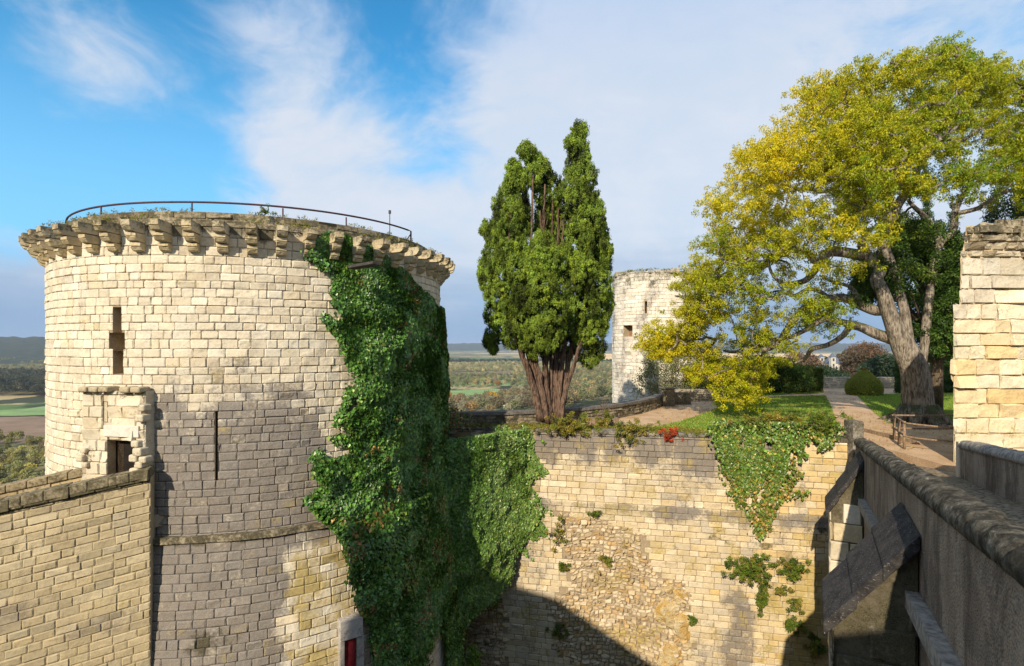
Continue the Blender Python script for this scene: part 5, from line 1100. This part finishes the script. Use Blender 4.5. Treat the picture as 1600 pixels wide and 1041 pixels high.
# ================================================================ IVY
def ivy(name, label, samples, seed, size=.08, dark=1., col=None, stems=None, droop=(0, 0, -1.), asp=.85):
    R = np.random.RandomState(seed); Vs, Fs, Cs = [], [], []; Pp = np.concatenate([s_[0] for s_ in samples]); Nn = np.concatenate([s_[1] for s_ in samples]); c = np.concatenate([s_[2] for s_ in samples])
    e = empty(name, tuple(Pp.mean(0)*[1, 1, 0]+[0, 0, Pp[:, 2].min()])); sz = size*R.uniform(.55, 1.75, len(Pp))
    c = c*R.choice([.55, .8, 1., 1.3, 1.7], (len(Pp), 1), p=[.2, .25, .25, .2, .1]); V, Fq, cc = leafgeo(Pp, Nn+np.array([0, 0, .35]), sz, c, R, asp=asp, droop=droop, jit=.42, fold=.10); mesh('leaves', V, [Fq], M_ivy, None, e, False, cc)
    if stems is not None: stems.build('stems', M_twig, e)
    tag(e, label, 'ivy'); return e
IVP = [(506,372),(520,360),(560,352),(600,372),(640,395),(655,440),(675,452),(705,480),(760,600),(760,700),(640,1100),(575,1060),(572,985),(556,945),(532,905),(540,880),(520,830),(505,812),(478,785),(500,770),(488,712),(520,712),(545,700),(530,655),(552,630),(545,590),(520,520),(508,495),(535,500),(518,440),(498,408),(484,398)]
Ri = np.random.RandomState(400)
DKI = lambda n, R: cpick([(.040, .105, .016), (.065, .15, .024), (.090, .19, .030), (.15, .21, .034)], [3, 4, 3, .6])(n, R)
n = 380000; uu, vv = Ri.uniform(.55, 2.05, n), Ri.uniform(-13.5, 3.0, n); rr_ = tR(vv)
bul = (.10+.75*fbm(uu*5.0, vv*.8, 3)+.35*fbm(uu*14, vv*2.3, 6)-.2)*smooth(2.6, -.5, vv)+.06
bul = bul*(1-.62*smooth(.85, 1.15, uu)+.15*smooth(1.4, 1.7, uu))
w = bul*Ri.uniform(.25, 1., n)**.5
q = towmap(uu, vv, w); q0 = towmap(uu, vv, np.zeros(n)); px, py = proj(q0[:, 0], q0[:, 1], q0[:, 2])
jx, jy = px+16*(fbm(uu*9, vv*1.6, 2)-.5)*2+Ri.normal(0, 3, n), py+10*(fbm(uu*9, vv*1.6, 12)-.5)*2
front = inpoly(jx, jy, IVP) | (uu > 1.32)
ok = front & (vv < np.interp(uu, [.7, .95, 1.05, 1.2, 1.35, 1.5, 2.05], [3.0, 2.7, 2.3, 1.9, 1.6, 1.3, 1.3])+.35*(fbm(uu*12, 1.)-.5))
ok &= ~((Ri.rand(n) < .0)); q, uu, vv, w, bul = q[ok], uu[ok], vv[ok], w[ok], bul[ok]
nrm = np.stack([np.sin(uu), -np.cos(uu), 0*uu], 1); 
gN = np.stack([fbm(uu*8, vv*1.5, 21)-.5, fbm(uu*8, vv*1.5, 22)-.5, fbm(uu*8, vv*1.5, 23)-.5], 1)*3.2
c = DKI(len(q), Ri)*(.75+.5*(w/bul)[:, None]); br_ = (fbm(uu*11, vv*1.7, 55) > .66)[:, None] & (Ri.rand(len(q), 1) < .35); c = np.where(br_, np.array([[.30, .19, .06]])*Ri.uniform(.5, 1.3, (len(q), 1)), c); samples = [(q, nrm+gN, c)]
# on the wall plane
IVW = [(600,640),(690,640),(740,655),(790,672),(828,672),(838,688),(820,715),(845,735),(815,745),(838,772),(812,775),(850,800),(828,830),(815,850),(800,872),(795,905),(770,935),(735,965),(712,990),(690,1060),(600,1100),(560,1000),(560,640)]
n = 120000; uu, vv = Ri.uniform(mwu(775), mwu(880), n), Ri.uniform(-13.5, -3.1, n); 
bul = (.12+.7*fbm(uu*.8, vv*.8, 13)+.3*fbm(uu*2.4, vv*2.4, 16)-.22)*smooth(mwu(850), mwu(740), uu)*smooth(-12, -8, vv)+.06; w = bul*Ri.uniform(.25, 1, n)**.5
q = mwmap(uu, vv, w); q0 = mwmap(uu, vv, 0*uu); px, py = proj(q0[:, 0], q0[:, 1], q0[:, 2])
fin = 46*(fbm((uu+vv*.9)*1.9, (uu-vv*.9)*.45, 5)-.5)*2
ok = inpoly(px+fin+Ri.normal(0, 4, n), py+Ri.normal(0, 3, n)+fin*.5, IVW); q, uu, vv, px, py, w, bul = q[ok], uu[ok], vv[ok], px[ok], py[ok], w[ok], bul[ok]
nrm = np.tile([wn[0], wn[1], 0], (len(q), 1)); gN = np.stack([fbm(uu*1.5, vv*1.5, 21)-.5, fbm(uu*1.5, vv*1.5, 22)-.5, fbm(uu*1.5, vv*1.5, 23)-.5], 1)*1.5
c = DKI(len(q), Ri)*(.75+.5*(w/bul)[:, None]); k = smooth(735, 800, px)[:, None]*.75; c = c*(1-k)+k*cpick([(.15, .25, .04), (.10, .19, .03), (.22, .28, .08), (.26, .27, .06)], [3, 3, 1.5, 1])(len(q), Ri)  # leaf colour blends to brighter green on the right, painting the sunlit ivy
samples.append((q, nrm+gN, c))
# mature ivy mass filling the corner between tower and wall
n = 330000; t = Ri.uniform(-.25, 1.12, n); a3 = np.array([-2.75, 18.9]); b3 = np.array([.35, 21.75]); zc = Ri.uniform(-13, -2.9, n); cen = a3+(b3-a3)*t[:, None]
b0_ = .62*fbm(t*3.4, zc*.8, 33)+.30*fbm(t*11, zc*2.4, 34)-.15; bul = b0_+.10; outn = np.array([.62, -.78]); ww_ = bul*Ri.uniform(.35, 1, n)**.5
q = np.stack([cen[:, 0]+outn[0]*ww_, cen[:, 1]+outn[1]*ww_, zc], 1); inner = t < 0
q[:, 2] = np.where(q[:, 2] > -3.3-.5*fbm(t*5, 2.), -3.3-.5*Ri.rand(n), q[:, 2])
px, py = proj(q[:, 0], q[:, 1], q[:, 2]); ok = inpoly(px+Ri.normal(0, 3, n), py+Ri.normal(0, 3, n), IVW); q, t, zc, ww_, bul, px = q[ok], t[ok], zc[ok], ww_[ok], bul[ok], px[ok]
gN = np.stack([fbm(t*5, zc*1.4, 21)-.5, fbm(t*5, zc*1.4, 22)-.5, fbm(t*5, zc*1.4, 23)-.5], 1)*2.4
c = DKI(len(q), Ri)*(.7+.6*(ww_/bul)[:, None]); k = smooth(720, 790, px)[:, None]*.7; c = c*(1-k)+k*cpick([(.15, .25, .04), (.10, .19, .03), (.22, .28, .08), (.26, .27, .06)], [3, 3, 1.5, 1])(len(q), Ri)  # same sunlit brightening put into the leaf colour towards the wall
samples.append((q, np.tile([.5, -.85, 0], (len(q), 1))+gN, c))
# side sprays
m = MB(); sprays = [[(530,745),(510,725),(492,708)],[(525,770),(500,772),(480,785)],[(525,760),(505,748),(494,738)],[(540,800),(515,800),(488,790)],[(548,560),(530,520),(508,497)],[(548,610),(540,640),(528,662)],[(560,700),(545,690),(525,685)],[(510,420),(495,405),(484,396)]]
def spray(pl, hit, R, step=.02, spread=.06, cols=DKI, sub=3):
    Q = [hit(x, y) for x, y in pl]; pts = []
    for a, b_ in zip(Q[:-1], Q[1:]):
        k = max(2, int(np.linalg.norm(b_-a)/step)); pts += [a+(b_-a)*i/k for i in range(k)]
    pts = np.array(pts); return pts, Q
def hc_(px, py, w=.12):
    a, z = hitcyl(px, py, R0+w); return np.array([C0[0]+(R0+w)*sin(a), C0[1]-(R0+w)*cos(a), z])
def hw_(px, py, w=.08):
    u = mwu(px); d = wp0[1]+wd[1]*u; z = (HY-py)/F*d; return mwmap(np.array([u]), np.array([z]), np.array([w]))[0]
for pl in sprays:
    pts, Q = spray(pl, hc_, Ri); pp = np.repeat(pts, 9, 0); pp = pp+Ri.normal(0, .07, pp.shape); samples.append((pp, np.tile([.3, -.9, 0.], (len(pp), 1)), DKI(len(pp), Ri)*1.3)); m.tube(Q, [.02, .014, .006][:len(Q)], 5, cap=False)
LIT_IVY = cpick([(.15, .25, .04), (.10, .19, .03), (.22, .28, .08), (.26, .27, .06)], [3, 3, 1.5, 1])  # bright leaf palette that paints the ivy as sunlit
for pl in [[(770,860),(800,800),(825,760),(836,735)],[(775,800),(805,750),(828,712)],[(760,880),(800,850),(830,825),(848,795)],[(770,720),(800,700),(830,690)],[(780,760),(812,745),(842,740)],[(790,830),(815,800),(842,778)],[(760,900),(785,885),(800,868)],[(740,930),(765,925),(780,905)],[(720,960),(728,985),(712,1010)]]:
    pts, Q = spray(pl, hw_, Ri); pp = np.repeat(pts, 8, 0); pp = pp+Ri.normal(0, .065, pp.shape); samples.append((pp, np.tile([wn[0], wn[1], 0.], (len(pp), 1)), LIT_IVY(len(pp), Ri))); m.tube(Q, np.linspace(.02, .006, len(Q)).tolist(), 5, cap=False)
# brighter tufts inside the dark mass
for (px, py, d, s_) in [(643, 905, 18.9, .22), (632, 935, 18.9, .26), (600, 945, 16.6, .12), (620, 1010, 18.5, .2), (655, 1020, 18.6, .3), (740, 1028, 20.2, .2)]:
    q = P(px, py, d)+Ri.normal(0, 1, (420, 3))*s_*np.array([.6, .3, 1]); samples.append((q, np.tile([-.1, -1., .2], (420, 1)), jcol((.13, .22, .02), 420, Ri)))
q = np.array([P(x, y, dd) for x, y, dd in zip(Ri.normal(695, 18, 900), Ri.normal(655, 9, 900), Ri.uniform(20.4, 21.2, 900))]); samples.append((q, np.tile([-.1, -1., .3], (900, 1)), jcol((.22, .12, .02), 900, Ri, yel=(.08, .13, .02), py=.5)))
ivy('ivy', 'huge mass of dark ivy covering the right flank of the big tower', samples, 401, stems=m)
# second ivy on the moat wall
IV2 = [(1110,672),(1120,660),(1160,652),(1200,645),(1260,645),(1300,650),(1312,664),(1300,685),(1285,700),(1262,705),(1245,725),(1222,745),(1212,770),(1205,800),(1192,838),(1178,838),(1165,815),(1158,790),(1140,765),(1130,735),(1120,700)]
n = 90000; uu, vv = Ri.uniform(mwu(1090), mwu(1325), n), Ri.uniform(-11, -2.75, n); bul = .10+.45*fbm(uu*1.5, vv*1.5, 41)*smooth(-6, -3.6, vv); w = bul*Ri.uniform(.2, 1, n)**.6-.5*smooth(-3.4, -3.1, vv)*Ri.rand(n)
q = mwmap(uu, vv, w); q0 = mwmap(uu, vv, 0*uu); px, py = proj(q0[:, 0], q0[:, 1], q0[:, 2])
ok = inpoly(px+Ri.normal(0, 4, n), py+Ri.normal(0, 3, n), IV2) & (fbm(uu*2.6, vv*1.4, 8) > .36+.14*smooth(720, 800, py)); q, py_, vv = q[ok], py[ok], vv[ok]
c = cpick([(.10, .19, .02), (.07, .14, .016), (.16, .22, .03), (.13, .17, .02)], [3, 3, 2, 1])(len(q), Ri); yl = (Ri.rand(len(q)) < .08+.3*smooth(720, 800, py_))[:, None]; c = np.where(yl, np.array([[.32, .24, .04]])*Ri.uniform(.6, 1.2, (len(q), 1)), c)
samples = [(q, np.tile([wn[0], wn[1], 0], (len(q), 1)), c)]; m = MB()
for pl in [[(1185,835),(1170,800),(1150,770),(1133,730),(1122,695)],[(1185,835),(1190,790),(1210,750),(1240,715)],[(1190,830),(1210,790),(1232,760),(1250,738)],[(1200,790),(1225,775),(1262,770)],[(1185,835),(1180,790),(1175,740),(1170,700)],[(1188,835),(1196,780),(1200,720)]]:
    pts, Q = spray(pl, hw_, Ri); pp = np.repeat(pts, 3, 0); pp = pp+Ri.normal(0, .07, pp.shape); samples.append((pp, np.tile([wn[0], wn[1], 0.], (len(pp), 1)), jcol((.12, .18, .02), len(pp), Ri, yel=(.34, .22, .05), py=.35))); m.tube(Q, np.linspace(.035, .01, len(Q)).tolist(), 6, cap=False)
ivy('ivy', 'bright green fan of ivy hanging from the top of the moat wall', samples, 402, .085, stems=m)

# wall plants
GB = cpick([(.12, .19, .02), (.17, .22, .025), (.08, .13, .018), (.25, .21, .035)], [3, 3, 2, 1])
YB = cpick([(.28, .26, .035), (.20, .23, .03), (.34, .27, .05), (.12, .16, .03)], [3, 3, 2, 1])
def tuft(px, py, rx, ry, n_, label, colr, seed, name='wall_plant', w=.15, size=.07, nper=50, cr=.11, top=False, cat='plant', d=None, droop=None):
    n = int(n_*1.8); R = np.random.RandomState(seed); c = hw_(px, py, w) if d is None else P(px, py, d); s_ = c[1]/F
    pts = c+R.normal(0, .5, (n, 3))*np.array([rx*s_, min(rx, ry)*s_*.6, ry*s_])*1.1
    return bush(name, label, cat, pts, cr, nper, size, colr, seed, base=(c[0], c[1]+.15, c[2]-ry*s_*.4), droop=droop)
tuft(1168, 882, 34, 20, 60, 'round leafy cushion growing from the moat wall below the ivy fan', GB, 501, w=.3)
tuft(1235, 882, 17, 15, 26, 'small green cushion right of the larger one on the moat wall', GB, 502, w=.25)
tuft(1188, 925, 7, 26, 22, 'thin trailing strand hanging below the leafy cushion', GB, 503, w=.12)
tuft(1234, 970, 15, 13, 16, 'little green weed low on the ochre part of the wall', GB, 504)
tuft(1272, 1004, 12, 14, 16, 'lowest green weed beside the near buttress', GB, 505)
tuft(875, 830, 10, 22, 9, 'sparse dry weed at the upper left of the rubble breach', YB, 506)
tuft(882, 882, 9, 7, 7, 'tiny weed on the left edge of the rubble breach', GB, 507)
tuft(948, 872, 9, 7, 7, 'dry brown tuft in the middle of the rubble breach', YB, 508)
tuft(872, 982, 11, 10, 9, 'dark weed in the shaded lower part of the breach', GB, 509)
tuft(932, 800, 7, 6, 6, 'small weed on the ledge above the breach', GB, 510)
tuft(1083, 965, 4, 5, 4, 'tiny sprig right of the ochre bedrock', GB, 511)
tuft(1218, 918, 9, 5, 5, 'faint moss tuft above the ochre stones', YB, 512)
tuft(1240, 940, 10, 8, 7, 'brownish weed between two cushions on the ochre wall', YB, 513)
tuft(890, 665, 32, 18, 46, 'bushy yellow green plant on the wall top right of the cypress', YB, 520, d=21.0, w=.2, cr=.13)
tuft(985, 672, 24, 20, 34, 'second yellow green bush on the wall top below the wooden boxes', YB, 521, d=20.6, cr=.12)
tuft(945, 655, 14, 10, 14, 'spindly plant between the two wall top bushes', YB, 522, d=21.6, cr=.1)
tuft(1047, 679, 16, 7, 16, 'red leaved plant on the wall top', cpick([(.55, .07, .03), (.45, .11, .04), (.30, .10, .03)], [3, 2, 1]), 523, d=20.3, cr=.09, size=.06)
tuft(1290, 660, 22, 12, 26, 'small leafy shrub at the right end of the wall top', GB, 524, d=19.0, cr=.12)
tuft(1215, 655, 60, 8, 46, 'row of leafy shoots above the ivy fan', YB, 525, d=19.6, cr=.12)
tuft(413, 327, 6, 9, 7, 'wispy plant growing on the roof of the big tower', GB, 526, d=13.7, cr=.06, size=.035, nper=26)
# twiggy plant in the box and the bare bush
m = MB()
for k in range(14):
    c = P(948, 650, 22.4); a = Rp.uniform(-.5, .5); m.tube([c, c+np.array([a*.4, Rp.uniform(-.1, .1), .35]), c+np.array([a*.9, Rp.uniform(-.2, .2), Rp.uniform(.5, .9)])], [.014, .01, .004], 5)
tag(m.build('twiggy_plant', M_twig), 'bare twiggy plant standing behind the wooden boxes', 'plant')
# weeds along the tower rim and the wall top: ground cover
R = np.random.RandomState(600); n = 2600; uu = R.uniform(mwu(690), mwu(1325), n); off = R.uniform(-1.4, .06, n); q = np.stack([wp0[0]+wd[0]*uu+wn[0]*off, wp0[1]+wd[1]*uu+wn[1]*off, -3.36+R.uniform(0, .14, n)], 1)
px, _ = proj(q[:, 0], q[:, 1], q[:, 2]); keep = (fbm(uu*.9, off*1.3) > .38); q = q[keep]; V, Fq, c = cluster(q, .10, 13, .06, YB, R, droop=(0, 0, .8)); o = mesh('weeds', V, [Fq], M_leaf, None, None, False, c); tag(o, 'low weeds and grass along the top of the moat wall', 'weeds', kind='stuff')
n = 420; aa = R.uniform(-1.4, 1.5, n); keep = fbm(aa*7, 3.) > .5; aa = aa[keep]; rr = np.where(R.rand(len(aa)) < .6, R.uniform(5.6, 6.3, len(aa)), 5.5); zz = np.where(rr < 5.59, 3.34, 3.02); q = np.stack([C0[0]+rr*np.sin(aa), C0[1]-rr*np.cos(aa), zz+R.uniform(0, .09, len(aa))], 1)
V, Fq, c = cluster(q, .075, 16, .04, YB, R, droop=(0, 0, .8)); o = mesh('weeds', V, [Fq], M_leaf, None, None, False, c); tag(o, 'thin weeds sprouting between the corbels of the big tower', 'weeds', kind='stuff')
n = 160; aa = R.uniform(-1.6, 1.5, n); q = np.stack([C1[0]+3.0*np.sin(aa), C1[1]-3.0*np.cos(aa), 5.4+R.uniform(0, .15, n)], 1); V, Fq, c = cluster(q, .1, 12, .07, YB, R, droop=(0, 0, .8)); o = mesh('weeds', V, [Fq], M_leaf, None, None, False, c); tag(o, 'tufts of grass on the rim of the far round tower', 'weeds', kind='stuff')

# ================================================================ MANOR AND TOWN HOUSES
M_white = plain('pale_wall', (.50, .46, .38), .9, .12, 2); M_roof = plain('slate_roof', (.10, .12, .16), .6, .25, 3); M_win = plain('window_glass', (.05, .06, .08), .2, .2)
def house(name, label, px0, px1, pyt, pyb, d, roofh, seed, tower=False, arch=False, win=(3, 2)):
    x0, x1 = (px0-HX)/F*d, (px1-HX)/F*d; z0, z1 = (HY-pyb)/F*d-6, (HY-pyt)/F*d; e = empty(name, ((x0+x1)/2, d, z0)); dp = (x1-x0)*.9
    MB().box(x0, x1, d, d+dp, z0, z1).build('wall', M_white, e)
    m = MB(); mx = (x0+x1)/2; my = d+dp/2; o_ = .3
    if tower: V = [(x0-o_, d-o_, z1), (x1+o_, d-o_, z1), (x1+o_, d+dp+o_, z1), (x0-o_, d+dp+o_, z1), (mx, my, z1+roofh)]; m.add(V, [(0, 1, 4), (1, 2, 4), (2, 3, 4), (3, 0, 4), (3, 2, 1, 0)])
    else: V = [(x0-o_, d-o_, z1), (x1+o_, d-o_, z1), (x1+o_, d+dp+o_, z1), (x0-o_, d+dp+o_, z1), (x0+1, my, z1+roofh), (x1-1, my, z1+roofh)]; m.add(V, [(0, 1, 5, 4), (2, 3, 4, 5), (1, 2, 5), (3, 0, 4), (3, 2, 1, 0)])
    m.build('roof', M_roof, e)
    nx, nz = win; wz = z1-z0-6
    for i in range(nx):
        for j in range(nz):
            cx = x0+(x1-x0)*(i+.5)/nx; cz = z0+6+wz*(j+.5)/nz; w_ = (x1-x0)/nx*.2; h_ = wz/nz*.26
            MB().box(cx-w_, cx+w_, d-.06, d+.05, cz-h_, cz+h_).build('window', M_win, e)
    if arch:
        cx = (x0+x1)/2; V = [(cx-.9, d-.08, z0), (cx+.9, d-.08, z0)]+[(cx+.9*cos(a), d-.08, z0+7.6+.9*sin(a)) for a in np.linspace(0, pi, 9)]; V2_ = [(x, d+.1, z) for x, y, z in V]; n = len(V)
        me = bpy.data.meshes.new('archway'); me.from_pydata(V+V2_, [], [list(range(n))]+[[i, (i+1) % n, (i+1) % n+n, i+n] for i in range(n)]); me.materials.append(M_win); o = bpy.data.objects.new('archway', me); COL.objects.link(o); o.parent = e; me.transform(__import__('mathutils').Matrix.Translation(-e.location))
    tag(e, label, 'house'); return e
house('manor_house', 'small pale manor with grey slate roof on the hillside seen under the oak', 1296, 1317, 568, 586, 290, 3., 1, arch=True, win=(3, 1))
house('manor_tower', 'square pale stair tower rising beside the manor roof', 1299, 1306, 558, 575, 284, 2.2, 2, tower=True, win=(1, 2))
house('town_house', 'pale town house with dark windows glimpsed between the trunk and the ruined wall', 1458, 1484, 556, 596, 130, 2.4, 3, win=(3, 3))
house('town_house', 'small white house end on the hillside left of the manor', 1281, 1288, 558, 566, 300, 1.6, 4, win=(1, 1))

# ================================================================ ADDED SHADOW BLOCKER BEHIND THE VIEWPOINT (unseen, outline shaped for the shadows it throws)
M_blocker = plain('blocker_surface', (.5, .43, .32), .9, .15, 1.5)
prof = [(-60, 1.0), (-13.0, 1.0), (-12.7, 7.6), (-9.94, 6.7), (-5.75, 3.9), (-4.0, 2.6), (-2.0, 2.4), (-1.7, 3.9), (.25, 4.0), (.3, .8), (1.5, .8), (1.6, 8.6), (60, 8.6)]
V = [(x, -5, z) for x, z in prof]+[(x, -12, z) for x, z in prof]+[(x, -5, -15) for x, z in prof]+[(x, -12, -15) for x, z in prof]; n = len(prof)
Q = []
for i in range(n-1): Q += [(i, i+1, n+i+1, n+i), (2*n+i, 2*n+i+1, i+1, i), (n+i, n+i+1, 3*n+i+1, 3*n+i)]
cb = mesh('shadow_blocker', np.array(V, float), [np.array(Q)], M_blocker); tag(cb, 'unseen block with stepped top added behind the viewpoint to cast shadows', 'blocker')

# ================================================================ HAZE
mh = bpy.data.materials.new('haze_air'); mh.use_nodes = True; NT = mh.node_tree; NT.nodes.clear(); out = N('ShaderNodeOutputMaterial'); pv = N('ShaderNodeVolumePrincipled')
pv.inputs['Color'].default_value = (.72, .84, 1, 1); pv.inputs['Density'].default_value = .00008; pv.inputs['Anisotropy'].default_value = .1; L(pv.outputs[0], out.inputs['Volume'])
m = MB(); m.box(-21200, 21200, -21200, 21200, -75, 62); hzo = m.build('haze', mh); tag(hzo, kind='stuff'); hzo['label'] = 'thin blue haze over the whole valley'; hzo['category'] = 'haze'
